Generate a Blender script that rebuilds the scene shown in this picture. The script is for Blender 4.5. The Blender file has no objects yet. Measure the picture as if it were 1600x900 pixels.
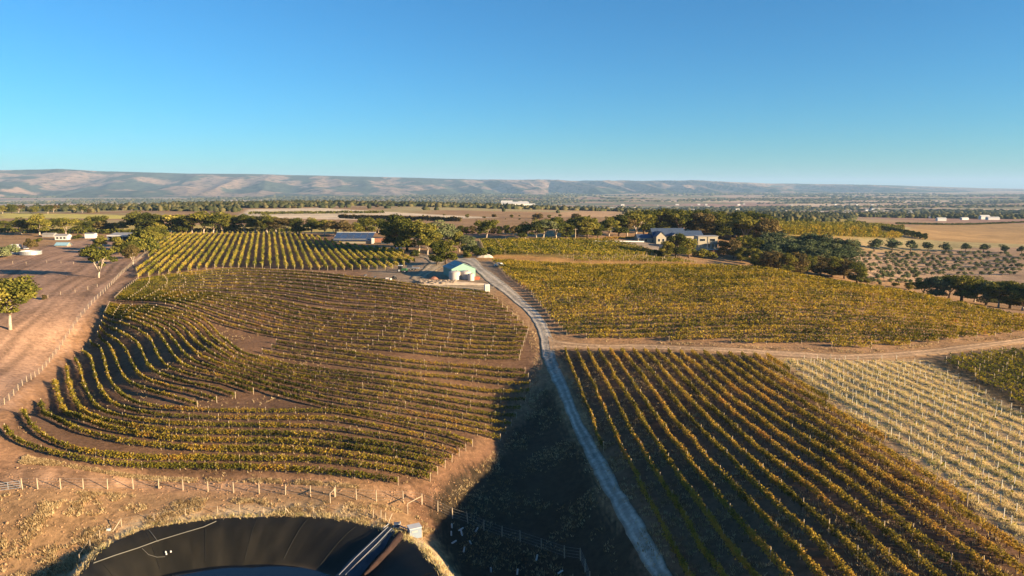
import bpy, math, random
import numpy as np
from mathutils import Vector, noise as mnoise
random.seed(7); rng = np.random.default_rng(7)
R = math.radians
# ------------------------------------------------------------------ camera, world, sun, exposure
SC = bpy.context.scene; COL = SC.collection
CAMZ, PITCH, F = 45.0, R(8.27), 1101.0
cam_d = bpy.data.cameras.new("camera"); cam = bpy.data.objects.new("camera", cam_d); COL.objects.link(cam)
cam_d.sensor_width = 36.0; cam_d.lens = 36.0*F/1600.0; cam_d.clip_start = 0.5; cam_d.clip_end = 90000
cam.location = (0, 0, CAMZ); cam.rotation_euler = (R(90)-PITCH, 0, 0); SC.camera = cam
SUN_EL, SUN_AZ = R(12.2), R(114.0)            # azimuth clockwise from +Y
w = bpy.data.worlds.new("World"); SC.world = w; w.use_nodes = True
nt = w.node_tree; bg = nt.nodes["Background"]; sky = nt.nodes.new("ShaderNodeTexSky")
sky.sky_type = 'NISHITA'; sky.sun_disc = False; sky.sun_elevation = SUN_EL; sky.sun_rotation = SUN_AZ
sky.altitude = 50; sky.air_density = 1.0; sky.dust_density = 0.0; sky.ozone_density = 7.5
sk_ = nt.nodes.new("ShaderNodeVectorMath"); sk_.operation = 'MULTIPLY'; sk_.inputs[1].default_value = (.86, 1.2, 1.08)
nt.links.new(sky.outputs[0], sk_.inputs[0]); nt.links.new(sk_.outputs[0], bg.inputs[0]); bg.inputs[1].default_value = 0.05
sun_d = bpy.data.lights.new("sun", 'SUN'); sun_d.energy = 5.0; sun_d.angle = R(0.5); sun_d.color = (1.0, 0.76, 0.46)
sun = bpy.data.objects.new("sun", sun_d); COL.objects.link(sun)
sv = Vector((math.sin(SUN_AZ)*math.cos(SUN_EL), math.cos(SUN_AZ)*math.cos(SUN_EL), math.sin(SUN_EL)))
sun.rotation_euler = (-sv).to_track_quat('-Z', 'Y').to_euler(); sun.location = (200, -100, 150)
SC.view_settings.view_transform = 'Standard'; SC.view_settings.look = 'None'
SC.view_settings.exposure = 1.78; SC.view_settings.gamma = 1.0
SC.cycles.max_bounces = 5; SC.cycles.diffuse_bounces = 2; SC.cycles.glossy_bounces = 2; SC.cycles.transmission_bounces = 3
SC.cycles.volume_bounces = 0; SC.cycles.transparent_max_bounces = 6
SC.cycles.use_denoising = True
# ------------------------------------------------------------------ terrain
cp, sp = math.cos(PITCH), math.sin(PITCH)
def ray(px, py):
    x = (px-800)/F; y = (450-py)/F
    return np.array((x, cp+y*sp, -sp+y*cp))
def pY(px, py, Y):                       # point on a pixel's ray at forward distance Y
    d = ray(px, py); return np.array((0, 0, CAMZ)) + d*(Y/d[1])
def pZ(px, py, z):
    d = ray(px, py); return np.array((0, 0, CAMZ)) + d*((z-CAMZ)/d[2])
CZ = [ # (px,py,z) on the ground
 (0,640,3),(0,770,0),(0,720,1),(60,880,-4.6),(-60,900,-5),(-250,640,3),(-300,800,0),(60,800,-1),(120,830,-2.8),
 (50,520,5),(-200,520,5),(100,440,11),(170,590,-.8),(60,650,-1.4),(110,600,-1.8),(150,540,.6),(60,600,.3),(200,500,7),(200,700,-.6),(300,520,5.6),(250,560,2.9),(345,545,5.0),(300,600,1.4),(300,460,9.5),(390,530,4.6),
 (400,620,0.6),(400,700,-1),(560,755,-2),(400,770,-2.4),(200,765,-1.9),(520,640,0.3),(640,755,-3.1),(740,690,-3.0),(835,590,-.2),
 (640,554,3),(640,500,7),(640,445,11.3),(500,430,11),(450,560,3),(450,480,8),(835,530,4),(800,480,8),(765,455,10.5),
 (400,812,-3.1),(250,825,-3.1),(550,822,-3.3),(640,850,-4.6),(400,890,-3.2),
 (715,435,12),(640,412,12),(450,420,11.2),(210,437,10.8),(300,425,11),(760,415,12.8),
 (850,545,3),(880,620,0),(905,680,-1.6),(940,750,-2.4),(985,830,-2.6),(1030,900,-2.4),
 (845,640,-2.6),(815,700,-5.0),(790,790,-7.4),(860,880,-8.6),(700,780,-4.7),(760,740,-4.7),(720,850,-7.4),(950,890,-6.0),(660,800,-4.8),
 (1000,560,3.2),(1200,560,3.6),(1100,640,2.3),(1050,740,.8),(1200,700,3.2),(1120,850,.9),(1200,890,2.7),(1350,800,4.8),(1400,700,5.0),(1590,890,5.4),(1590,750,5.2),
 (1400,600,4.2),(1590,620,4.4),(1700,800,5.4),(1500,900,5.0),(1850,800,5.4),(1850,650,5),
 (1200,545,4),(1200,480,9.5),(1200,440,12.5),(1200,424,13.4),(1000,540,3.6),(1000,480,9),(1000,440,12.2),(1000,418,13.4),(870,470,9.4),(860,430,12),
 (1400,548,3.6),(1400,490,7.6),(1400,458,9.4),(1600,530,3.2),(1600,500,4.6),(1800,530,2),(850,408,12.6),(850,378,13.6),(760,400,12.8)]
CY = [ # (px,py,Y)
 (265,366,450),(520,367,450),(400,352,560),(0,395,340),(100,400,330),(0,372,420),(130,372,430),(0,345,620),(-250,400,340),(-250,345,700),
 (400,338,720),(600,345,640),(400,326,1050),(200,330,900),(640,385,380),(640,330,950),(800,350,560),(950,372,430),(1080,394,400),(1000,378,420),(1060,403,370),
 (900,337,900),(1150,380,460),(1200,365,560),(1300,368,600),(1300,352,780),(1450,440,400),(1350,425,390),(1600,450,390),(1450,395,560),(1320,392,540),(1600,395,560),
 (1500,370,800),(1500,351,1200),(1350,350,900),(1100,345,900),(1850,440,420),(1850,350,1200),
 (0,328,1400),(-250,330,1400),(300,322,1700),(640,322,1900),(900,329,1800),(1200,334,1700),(1500,338,1900)]
CP = [pZ(*c) for c in CZ] + [pY(*c) for c in CY]
def PXY(px, Y, z): return np.array(((px-800)/F*(Y*cp+(CAMZ-z)*sp), Y, z))
for px, Y, z in [(1000,300,11.5),(1200,300,9.5),(1200,340,3.5),(1300,270,8),(1300,310,1),(1400,280,4),(1400,330,-5),(1600,245,0),(1600,300,-8),(1750,230,0),(1750,300,-8)]:
    CP.append(PXY(px, Y, z))
for px in (-300, 200, 700, 1200, 1700):
    CP += [PXY(px, 2800, -62), PXY(px, 4500, -76), PXY(px, 8000, -80), PXY(px, 14000, -80)]
CP += [np.array(p, float) for p in [(0,45,-5),(-30,50,-5),(35,45,4),(70,50,6),(-70,55,-3),(90,90,6),(140,140,6),(-140,90,2)]]
CP = np.array(CP)
def warp(x, y):
    r = np.hypot(x, y); r = np.clip(r, 38, 14000)
    u = np.clip(np.arctan2(x, y), -0.95, 0.95); return u*1.25, np.log(r)
def U(r2): return np.where(r2 > 1e-12, r2*np.log(np.maximum(r2, 1e-12)), 0.0)
_u, _v = warp(CP[:,0], CP[:,1]); n = len(CP)
_K = U((_u[:,None]-_u)**2+(_v[:,None]-_v)**2)+np.eye(n)*0.0004
_P = np.stack([np.ones(n), _u, _v], 1)
_A = np.block([[_K, _P],[_P.T, np.zeros((3,3))]])
_W = np.linalg.solve(_A, np.concatenate([CP[:,2], np.zeros(3)]))
def hraw(x, y):
    x = np.atleast_1d(np.asarray(x, float)); y = np.atleast_1d(np.asarray(y, float))
    out = np.empty(len(x))
    for i in range(0, len(x), 40000):
        u, v = warp(x[i:i+40000], y[i:i+40000])
        out[i:i+40000] = U((u[:,None]-_u)**2+(v[:,None]-_v)**2)@_W[:n]+_W[n]+_W[n+1]*u+_W[n+2]*v
    return out
# dam basin: rim curve from its outline, centre, radius by angle
DAMZ = -3.2
_rim = np.array([pZ(px, py, DAMZ) for px, py in [(118,930),(132,896),(150,872),(180,850),(225,831),(300,819),(400,812),(480,811),(540,818),(590,831),(640,853),(668,882),(690,915)]])
DC = np.array((_rim[6,0]+1.0, _rim[6,1]-21.0))
_a = np.arctan2(_rim[:,1]-DC[1], _rim[:,0]-DC[0]); _r = np.hypot(_rim[:,0]-DC[0], _rim[:,1]-DC[1])
_o = np.argsort(_a); _a, _r = _a[_o], _r[_o]
def damR(a):
    a = (np.asarray(a)+math.pi/2) % (2*math.pi)-math.pi/2
    aa = np.concatenate([[-math.pi/2], _a, [1.5*math.pi]]); rr = np.concatenate([[19], _r, [19]])
    return np.interp(a, aa, rr)
def damS(x, y):
    return np.hypot(x-DC[0], y-DC[1])/damR(np.arctan2(y-DC[1], x-DC[0]))
def sstep(a, b, x):
    t = np.clip((x-a)/(b-a), 0, 1); return t*t*(3-2*t)
def damprof(s): return DAMZ - 6.0*sstep(1.02, .42, s)
def h(x, y, carve=True):
    z = hraw(x, y)
    s = damS(np.atleast_1d(x), np.atleast_1d(y))
    z = z + (DAMZ-z)*sstep(1.22, 1.03, s)
    if carve: z = np.where(s < 1.0, damprof(s)-0.5*sstep(1.0, .96, s), z)
    return z
def H(x, y): return float(h(x, y)[0])
_Ys = np.exp(np.linspace(math.log(40), math.log(9000), 700))
def at(px, py):
    d = ray(px, py); o = np.array((0, 0, CAMZ)); P = o+d*(_Ys/d[1])[:,None]
    g = P[:,2]-hraw(P[:,0], P[:,1]); k = np.argmax(g < 0)
    if g[k] >= 0: k = len(g)-1; return P[k]
    if k == 0: return P[0]
    t = g[k-1]/(g[k-1]-g[k]); return P[k-1]+(P[k]-P[k-1])*t
def onY(px, Y):                          # ground point under a pixel column at forward distance Y
    z = 5.0
    for _ in range(4):
        X = (px-800)/F*(Y*cp+(CAMZ-z)*sp); z = float(hraw(X, Y)[0])
    return np.array((X, Y, z))
def dist(p): return float(np.linalg.norm(np.asarray(p)-np.array((0,0,CAMZ))))
# ------------------------------------------------------------------ materials
def mat(name, color=(.5,.5,.5), rough=.8, noise=0.0, nscale=2.0, metal=0.0, bump=0.0, spec=0.3, obj=True):
    m = bpy.data.materials.new(name); m.use_nodes = True; t = m.node_tree; b = t.nodes["Principled BSDF"]
    b.inputs["Base Color"].default_value = (*color, 1); b.inputs["Roughness"].default_value = rough
    b.inputs["Metallic"].default_value = metal; b.inputs["Specular IOR Level"].default_value = spec
    tc = t.nodes.new("ShaderNodeTexCoord"); nz = t.nodes.new("ShaderNodeTexNoise"); nz.inputs["Scale"].default_value = nscale
    nz.inputs["Detail"].default_value = 6; t.links.new(tc.outputs["Object"], nz.inputs["Vector"])
    mr = t.nodes.new("ShaderNodeMapRange"); mr.inputs[3].default_value = 1-noise; mr.inputs[4].default_value = 1+noise
    mr.inputs[1].default_value = .3; mr.inputs[2].default_value = .7
    t.links.new(nz.outputs["Fac"], mr.inputs[0])
    mx = t.nodes.new("ShaderNodeVectorMath"); mx.operation = 'SCALE'; mx.inputs[0].default_value = color
    t.links.new(mr.outputs[0], mx.inputs["Scale"]); t.links.new(mx.outputs[0], b.inputs["Base Color"])
    if bump:
        bp = t.nodes.new("ShaderNodeBump"); bp.inputs["Strength"].default_value = bump; bp.inputs["Distance"].default_value = .1
        t.links.new(nz.outputs["Fac"], bp.inputs["Height"]); t.links.new(bp.outputs[0], b.inputs["Normal"])
    return m
def ramp(t, stops):
    r = t.nodes.new("ShaderNodeValToRGB"); e = r.color_ramp.elements
    e[0].position, e[0].color = stops[0][0], (*stops[0][1], 1); e[1].position, e[1].color = stops[-1][0], (*stops[-1][1], 1)
    for p, c in stops[1:-1]:
        q = e.new(p); q.color = (*c, 1)
    return r
def math_n(t, op, a, b=None):
    q = t.nodes.new("ShaderNodeMath"); q.operation = op
    for i, v in enumerate((a, b)):
        if v is None: continue
        if isinstance(v, (int, float)): q.inputs[i].default_value = v
        else: t.links.new(v, q.inputs[i])
    return q.outputs[0]
def leafmat(name, stops, trans=.3, big=.02, bigamp=.5, randamp=.0):
    m = bpy.data.materials.new(name); m.use_nodes = True; t = m.node_tree; t.nodes.remove(t.nodes["Principled BSDF"])
    out = t.nodes["Material Output"]
    at_ = t.nodes.new("ShaderNodeAttribute"); at_.attribute_name = "tint"
    geo = t.nodes.new("ShaderNodeNewGeometry"); nz = t.nodes.new("ShaderNodeTexNoise"); nz.inputs["Scale"].default_value = big; nz.inputs["Detail"].default_value = 3
    t.links.new(geo.outputs["Position"], nz.inputs["Vector"])
    v = math_n(t, 'MULTIPLY_ADD', nz.outputs["Fac"], bigamp*2); v.node.inputs[2].default_value = -bigamp
    v = math_n(t, 'ADD', v, at_.outputs["Fac"])
    if randamp:
        oi = t.nodes.new("ShaderNodeObjectInfo"); q = math_n(t, 'MULTIPLY_ADD', oi.outputs["Random"], randamp); q.node.inputs[2].default_value = -randamp/2
        v = math_n(t, 'ADD', v, q)
    r = ramp(t, stops); t.links.new(v, r.inputs[0])
    d = t.nodes.new("ShaderNodeBsdfDiffuse"); tr = t.nodes.new("ShaderNodeBsdfTranslucent"); mx = t.nodes.new("ShaderNodeMixShader")
    t.links.new(r.outputs[0], d.inputs[0]); t.links.new(r.outputs[0], tr.inputs[0]); mx.inputs[0].default_value = trans
    t.links.new(d.outputs[0], mx.inputs[1]); t.links.new(tr.outputs[0], mx.inputs[2]); t.links.new(mx.outputs[0], out.inputs[0])
    return m
DG, OL, GO, OR, BR, YE = (.035,.05,.012), (.13,.125,.02), (.40,.25,.04), (.34,.15,.04), (.16,.075,.03), (.48,.36,.07)
M = dict(
 vine_wavy=leafmat("vine_leaves_mixed", [(0,(.05,.055,.012)),(.25,(.12,.115,.018)),(.48,(.21,.175,.025)),(.68,(.34,.24,.035)),(.82,(.42,.27,.04)),(.93,(.32,.15,.04)),(1,BR)], .3, .03, .45),
 vine_gold=leafmat("vine_leaves_gold", [(0,(.07,.07,.015)),(.25,(.16,.14,.02)),(.5,(.32,.235,.03)),(.8,(.46,.32,.045)),(1,(.42,.20,.05))], .3, .05, .45),
 vine_rust=leafmat("vine_leaves_rust", [(0,(.07,.065,.02)),(.25,(.2,.16,.03)),(.5,(.38,.26,.045)),(.75,(.48,.28,.06)),(1,(.34,.15,.05))], .35, .05, .3),
 vine_yel=leafmat("vine_leaves_yellow_green", [(0,(.08,.09,.015)),(.35,(.24,.22,.03)),(.65,(.45,.34,.06)),(1,(.5,.32,.07))], .35, .03, .25),
 vine_green=leafmat("vine_leaves_green", [(0,(.05,.055,.012)),(.35,(.14,.14,.02)),(.7,(.34,.26,.03)),(1,(.46,.30,.05))], .35, .02, .3),
 gum=leafmat("gum_leaves", [(0,(.035,.045,.012)),(.35,(.11,.115,.022)),(.7,(.22,.195,.036)),(1,(.31,.25,.055))], .2, .05, .2, .35),
 dark=leafmat("dark_leaves", [(0,(.02,.03,.008)),(.5,(.07,.08,.018)),(1,(.18,.165,.03))], .15, .05, .2, .2),
 pine=leafmat("blue_green_leaves", [(0,(.03,.045,.022)),(.5,(.09,.115,.055)),(1,(.19,.19,.085))], .12, .05, .2, .25),
 brown=leafmat("brownish_leaves", [(0,(.05,.04,.018)),(.5,(.13,.10,.035)),(1,(.22,.15,.06))], .2, .05, .2, .3),
 olive=leafmat("olive_leaves", [(0,(.06,.07,.03)),(.5,(.16,.18,.08)),(1,(.28,.27,.13))], .15, .05, .2, .3),
 straw=leafmat("dry_grass", [(0,(.16,.10,.05)),(.45,(.34,.23,.11)),(.8,(.58,.43,.23)),(1,(.66,.52,.3))], .2, .15, .35),
 wood_far=leafmat("far_woodland", [(0,(.025,.033,.016)),(.5,(.055,.058,.026)),(1,(.13,.11,.05))], .0, .0012, .35),
 bark=mat("pale_bark", (.42,.34,.26), .9, .3, 3), bark_dark=mat("dark_bark", (.12,.085,.06), .9, .3, 3),
 post=mat("weathered_post", (.40,.31,.21), .85, .35, 1.5), stake=mat("white_stake", (.5,.46,.37), .6, .1, 1.5),
 steel=mat("galvanised_steel", (.38,.39,.40), .45, .08, 2, .4), wire=mat("fence_wire", (.35,.33,.3), .5, .1, 1, .5),
 shed=mat("pale_green_sheet", (.19,.33,.27), .55, .05, 1), shed_roof=mat("grey_green_roof", (.20,.29,.29), .45, .08, 1),
 tank=mat("cream_tank", (.46,.41,.37), .6, .05, 1), white=mat("white_paint", (.55,.54,.52), .6, .05, 1), cream=mat("cream_render", (.33,.29,.22), .8, .06, 1),
 blue=mat("blue_grey_roof", (.07,.10,.16), .4, .12, .6, .3), solar=mat("blue_glass", (.07,.12,.22), .25, .2, .7, .4), darkroof=mat("dark_roof", (.05,.06,.08), .5, .1, 1),
 glass=mat("dark_glass", (.02,.025,.03), .1, 0, 1), rubber=mat("black_rubber", (.02,.02,.02), .8, .1, 1), red=mat("red_plastic", (.6,.12,.06), .6, .05, 1),
 green=mat("tractor_green", (.05,.16,.06), .4, .05, 1), brickred=mat("red_brown", (.32,.14,.09), .9, .15, 1), stone=mat("rubble_stone", (.3,.23,.17), .95, .3, 1.5),
 vinetrunk=mat("vine_trunk", (.09,.06,.04), .95, .2, 3), greyroof=mat("weathered_iron_roof", (.30,.28,.26), .5, .15, .5), tarp=mat("blue_tarpaulin", (.25,.42,.5), .6, .1, 1))
# ------------------------------------------------------------------ mesh helpers
def np_mesh(name, V, faces, material, tint=None, smooth=False, extra=None):
    """faces: (M,k) uniform array"""
    me = bpy.data.meshes.new(name); V = np.asarray(V, np.float32); Fa = np.asarray(faces, np.int32); k = Fa.shape[1]
    me.vertices.add(len(V)); me.vertices.foreach_set("co", V.ravel())
    me.loops.add(Fa.size); me.loops.foreach_set("vertex_index", Fa.ravel())
    me.polygons.add(len(Fa)); me.polygons.foreach_set("loop_start", np.arange(0, Fa.size, k, dtype=np.int32))
    me.polygons.foreach_set("loop_total", np.full(len(Fa), k, np.int32))
    if smooth: me.polygons.foreach_set("use_smooth", np.ones(len(Fa), bool))
    if tint is not None:
        a = me.attributes.new("tint", 'FLOAT', 'POINT'); a.data.foreach_set("value", np.asarray(tint, np.float32))
    if extra:
        for nm, arr in extra.items():
            a = me.attributes.new(nm, 'FLOAT_COLOR', 'POINT'); a.data.foreach_set("color", np.asarray(arr, np.float32).ravel())
    me.update(calc_edges=True)
    if material is not None: me.materials.append(material)
    return me
def link(name, data, parent=None, label=None, cat=None, group=None, kind=None, loc=None):
    o = bpy.data.objects.new(name, data); COL.objects.link(o)
    if parent is not None: o.parent = parent
    if loc is not None: o.location = loc
    tag(o, label, cat, group, kind); return o
def tag(o, label=None, cat=None, group=None, kind=None):
    for k, v in (("label", label), ("category", cat), ("group", group), ("kind", kind)):
        if v: o[k] = v
    return o
def empty(name, loc, label, cat, group=None, rz=0):
    o = link(name, None, None, label, cat, group, None, loc); o.rotation_euler.z = rz; return o
class MB:
    def __init__(s): s.v = []; s.f = []
    def add(s, vs, fs):
        b = len(s.v); s.v += [tuple(map(float, q)) for q in vs]; s.f += [tuple(b+i for i in f) for f in fs]; return s
    def box(s, c, d, rz=0):
        x, y, z = c; a, b, e = d[0]/2, d[1]/2, d[2]/2; ca, sa = math.cos(rz), math.sin(rz)
        vs = [(x+ca*i*a-sa*j*b, y+sa*i*a+ca*j*b, z+k*e) for k in (-1,1) for i, j in ((-1,-1),(1,-1),(1,1),(-1,1))]
        return s.add(vs, [(3,2,1,0),(4,5,6,7),(0,1,5,4),(1,2,6,5),(2,3,7,6),(3,0,4,7)])
    def tube(s, pts, rad, n=6, cap=True):
        pts = [Vector(p) for p in pts]; rad = rad if hasattr(rad, '__len__') else [rad]*len(pts); b = len(s.v)
        for i, p in enumerate(pts):
            d = (pts[min(i+1, len(pts)-1)]-pts[max(i-1, 0)]).normalized()
            a = d.cross(Vector((0,0,1)) if abs(d.z) < .9 else Vector((1,0,0))).normalized(); c = d.cross(a)
            for k in range(n):
                t = 2*math.pi*k/n; s.v.append(tuple(p+a*math.cos(t)*rad[i]+c*math.sin(t)*rad[i]))
        for i in range(len(pts)-1):
            for k in range(n):
                s.f.append((b+i*n+k, b+i*n+(k+1)%n, b+(i+1)*n+(k+1)%n, b+(i+1)*n+k))
        if cap: s.f.append(tuple(b+k for k in range(n))[::-1]); s.f.append(tuple(b+(len(pts)-1)*n+k for k in range(n)))
        return s
    def mesh(s, name, m, smooth=False):
        me = bpy.data.meshes.new(name); me.from_pydata(s.v, [], s.f); me.materials.append(m)
        if smooth: me.polygons.foreach_set("use_smooth", [True]*len(me.polygons))
        me.update(); return me
    def build(s, name, m, parent=None, smooth=False, **kw): return link(name, s.mesh(name, m, smooth), parent, **kw)
def cards(C, size, up=.35, elong=1.0, outward=None, outw=0.0):
    """leaf quads at centres C"""
    n = len(C); N = rng.normal(size=(n, 3)); N /= np.linalg.norm(N, axis=1)[:,None]
    if outward is not None: N = N*(1-outw)+outward*outw
    N[:,2] += up; N /= np.linalg.norm(N, axis=1)[:,None]
    T = np.cross(N, rng.normal(size=(n, 3))); T /= np.linalg.norm(T, axis=1)[:,None]; B = np.cross(N, T)
    s = (np.asarray(size)*rng.uniform(.6, 1.25, n))[:,None]*.5
    T *= s; B *= s*elong
    V = np.stack([C-T*1.0, C-B*.8+T*.15, C+T*1.0, C+B*.9-T*.1], 1).reshape(-1, 3)
    return V, np.arange(4*n).reshape(-1, 4)
_nt = [rng.uniform(-1, 1, 4096) for _ in range(4)]
def n1(s, k=0):                             # smooth 1-D noise
    i = np.floor(s).astype(int); f = s-i; f = f*f*(3-2*f); t = _nt[k]
    return t[i % 4096]*(1-f)+t[(i+1) % 4096]*f
_g2 = rng.uniform(-1, 1, (256, 256))
def n2(x, y, sc):
    x = np.asarray(x)/sc; y = np.asarray(y)/sc; i = np.floor(x).astype(int); j = np.floor(y).astype(int); f = x-i; g = y-j
    f = f*f*(3-2*f); g = g*g*(3-2*g); a, b, c, d = _g2[i%256, j%256], _g2[(i+1)%256, j%256], _g2[i%256, (j+1)%256], _g2[(i+1)%256, (j+1)%256]
    return (a*(1-f)+b*f)*(1-g)+(c*(1-f)+d*f)*g
def fbm(x, y, sc, o=4):
    r = 0; a = 1; t = 0
    for k in range(o): r = r+a*n2(x+k*37.7, y-k*91.3, sc/2**k); t += a; a *= .55
    return r/t
def inpoly(x, y, P):
    r = np.zeros(len(x), bool); j = len(P)-1
    for i in range(len(P)):
        xi, yi, xj, yj = P[i][0], P[i][1], P[j][0], P[j][1]
        c = ((yi > y) != (yj > y)) & (x < (xj-xi)*(y-yi)/((yj-yi) if yj != yi else 1e-9)+xi)
        r ^= c; j = i
    return r
def W(*pts): return [at(*p)[:2] for p in pts]
def resample(P, step):
    P = np.asarray(P, float); d = np.concatenate([[0], np.cumsum(np.linalg.norm(np.diff(P[:,:2], axis=0), axis=1))])
    m = max(2, int(round(d[-1]/step))+1); s = np.linspace(0, d[-1], m)
    return np.stack([np.interp(s, d, P[:,k]) for k in range(P.shape[1])], 1)
def smooth_poly(P, step):                   # Catmull-Rom through 2-D points, then even spacing
    P = np.asarray(P, float); Q = np.vstack([2*P[0]-P[1], P, 2*P[-1]-P[-2]]); out = []
    for i in range(1, len(Q)-2):
        for t in np.linspace(0, 1, 10, endpoint=False):
            a, b, c, d = Q[i-1:i+3]
            out.append(.5*((2*b)+(-a+c)*t+(2*a-5*b+4*c-d)*t*t+(-a+3*b-3*c+d)*t**3))
    out.append(P[-1]); return resample(out, step)
ONES = "zeroth first second third fourth fifth sixth seventh eighth ninth tenth eleventh twelfth thirteenth fourteenth fifteenth sixteenth seventeenth eighteenth nineteenth".split()
TENS = ["", "", "twenty", "thirty", "forty", "fifty"]; TENTH = ["", "", "twentieth", "thirtieth", "fortieth", "fiftieth"]
def ordw(k): return ONES[k] if k < 20 else (TENTH[k//10] if k % 10 == 0 else TENS[k//10]+"-"+ONES[k % 10])
# ------------------------------------------------------------------ ground sheet
az = np.concatenate([np.linspace(-180, -42, 60, endpoint=False), np.linspace(-42, 42, 540, endpoint=False), np.linspace(42, 180, 60)])
rr = np.concatenate([[6, 14, 24, 32], np.exp(np.linspace(math.log(40), math.log(2500), 470)), np.exp(np.linspace(math.log(2530), math.log(40000), 120))])
A_, R_ = np.meshgrid(np.radians(az), rr); gx = (np.sin(A_)*R_).ravel(); gy = (np.cos(A_)*R_).ravel()
gz = h(gx, gy)
gz += np.where(np.hypot(gx, gy) > 1500, fbm(gx, gy, 900, 3)*14*sstep(1500, 4000, np.hypot(gx, gy)), 0)
gz += fbm(gx, gy, 9, 3)*.12*sstep(1.0, 1.1, damS(gx, gy))
na, nr = len(az), len(rr)
ii, jj = np.meshgrid(np.arange(nr-1), np.arange(na-1), indexing='ij'); q = (ii*na+jj).ravel()
GF = np.stack([q, q+na, q+na+1, q+1], 1)[:, ::-1]
Z = [ # (polygon, colour) painted in order; ground colours, with shade painted into the gully
 (W((-400,560),(0,400),(140,372),(265,366),(265,384),(200,440),(120,520),(60,585),(-10,645),(-300,900),(-700,900)), (.37,.265,.205)),
 (W((-10,645),(60,585),(120,520),(205,440),(345,418),(560,425),(700,450),(830,520),(850,560),(820,640),(740,720),(650,765),(300,765),(0,760),(-200,800)), (.37,.24,.15)),
 (W((205,437),(345,420),(500,426),(765,460),(800,480),(835,530),(835,590),(790,660),(740,690),(640,757),(400,745),(200,738),(60,715),(5,690),(60,620),(140,520)), (.19,.125,.085)),
 (W((60,730),(200,748),(400,752),(560,762),(640,762),(690,765),(690,790),(400,765),(200,760),(0,765),(-50,755)), (.44,.30,.20)),
 (W((210,436),(265,366),(520,366),(560,380),(650,402),(655,414),(560,424),(345,417)), (.22,.145,.10)),
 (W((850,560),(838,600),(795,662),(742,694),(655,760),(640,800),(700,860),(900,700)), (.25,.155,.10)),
 (W((860,600),(830,640),(770,710),(690,750),(680,790),(700,905),(1040,930),(1000,860),(930,740)), (.06,.05,.036)),  # gully: soil colour darkened to deepen the terrain shadow
 (W((870,548),(1000,548),(1210,558),(1340,660),(1600,855),(1700,960),(1050,960)), (.19,.125,.085)),
 (W((1210,558),(1450,562),(1600,650),(1750,760),(1750,940),(1600,855),(1340,660)), (.60,.46,.28)),
 (W((1450,562),(1800,535),(1800,760),(1600,650)), (.16,.125,.07)),
 (W((765,406),(900,414),(1100,420),(1250,430),(1500,470),(1800,520),(1600,527),(1350,552),(1200,546),(870,530),(800,470)), (.33,.23,.15)),
 (W((560,425),(600,405),(655,400),(665,395),(700,396),(740,412),(765,406),(790,440),(765,460),(700,452),(620,440)), (.32,.265,.20)),
 (W((745,376),(960,376),(1010,388),(1080,406),(1000,412),(760,400)), (.26,.21,.07)),
 (W((745,398),(900,404),(1100,411),(1100,417),(760,407)), (.48,.30,.11)),
 (W((980,372),(1050,372),(1060,394),(1030,392),(965,379)), (.30,.28,.26)),
 (W((1325,393),(1800,390),(1800,452),(1340,430)), (.40,.31,.23)),
 (W((1410,372),(1430,352),(1500,348),(1800,352),(1800,378),(1500,378)), (.47,.34,.17)),
 (W((1190,368),(1210,348),(1380,347),(1410,372)), (.30,.25,.09)),
 (W((0,343),(0,333),(190,336),(250,343),(-200,343),(-200,334)), (.60,.58,.18)),
 (W((60,352),(600,350),(655,352),(650,363),(262,362),(60,361)), (.46,.40,.14)),
 (W((370,340),(390,327),(500,325),(640,333),(780,340),(640,344)), (.82,.76,.62)),
 (W((560,364),(650,350),(800,368),(800,374)), (.40,.24,.16)),
 (W((850,340),(880,331),(960,330),(980,338)), (.50,.37,.24)),
 (W((580,336),(680,338),(700,343),(600,341)), (.30,.17,.11)),
 (W((990,336),(1000,331),(1150,334),(1180,339)), (.33,.24,.13)),
]
col = np.zeros((len(gx), 3)); col[:] = (.37, .26, .155)
jx = gx+fbm(gx, gy, 7, 3)*2.2; jy = gy+fbm(gy, gx, 7, 3)*2.2
rad = np.hypot(gx, gy)
# far patchwork: jittered cells stretched across the view
cell = 330.0; ci, cj = np.floor(gx/cell*.6+fbm(gx, gy, 1500, 2)), np.floor(gy/cell*.8+fbm(gy, gx, 1500, 2))
hh = np.modf(np.abs(np.sin(ci*127.1+cj*311.7)*43758.5))[0]
pal = np.array([(.40,.31,.24),(.48,.40,.32),(.24,.24,.14),(.38,.26,.22),(.20,.21,.13),(.44,.35,.27),(.17,.19,.12),(.58,.50,.40)])
far = pal[(hh*8).astype(int) % 8]; fm = sstep(1100, 1700, rad)[:,None]; col = col*(1-fm)+far*fm; mo = (sstep(560, 700, rad)*sstep(-.25, .1, fbm(gx, gy, 200, 2)))[:,None]*(1-fm)*.8; col = col*(1-mo)+np.array((.40,.40,.22))*mo
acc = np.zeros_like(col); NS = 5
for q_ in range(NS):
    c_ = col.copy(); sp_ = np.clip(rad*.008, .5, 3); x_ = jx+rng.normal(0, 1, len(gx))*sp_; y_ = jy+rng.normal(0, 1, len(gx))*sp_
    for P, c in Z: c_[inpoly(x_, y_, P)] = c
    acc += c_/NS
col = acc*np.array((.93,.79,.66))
fa_, fb_ = at(30, 612), at(180, 440); fd = fb_-fa_; fd = fd[:2]/np.hypot(*fd[:2]); al = gx*fd[0]+gy*fd[1]; ac = gx*fd[1]-gy*fd[0]+fbm(gx, gy, 60, 2)*3
s0_ = damS(gx, gy); rk = (sstep(1.24, 1.08, s0_)*sstep(-.6, .1, fbm(gx, gy, 3, 2)))[:,None]*.8; col = col*(1-rk)+np.array((.60,.45,.27))*rk
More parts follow.
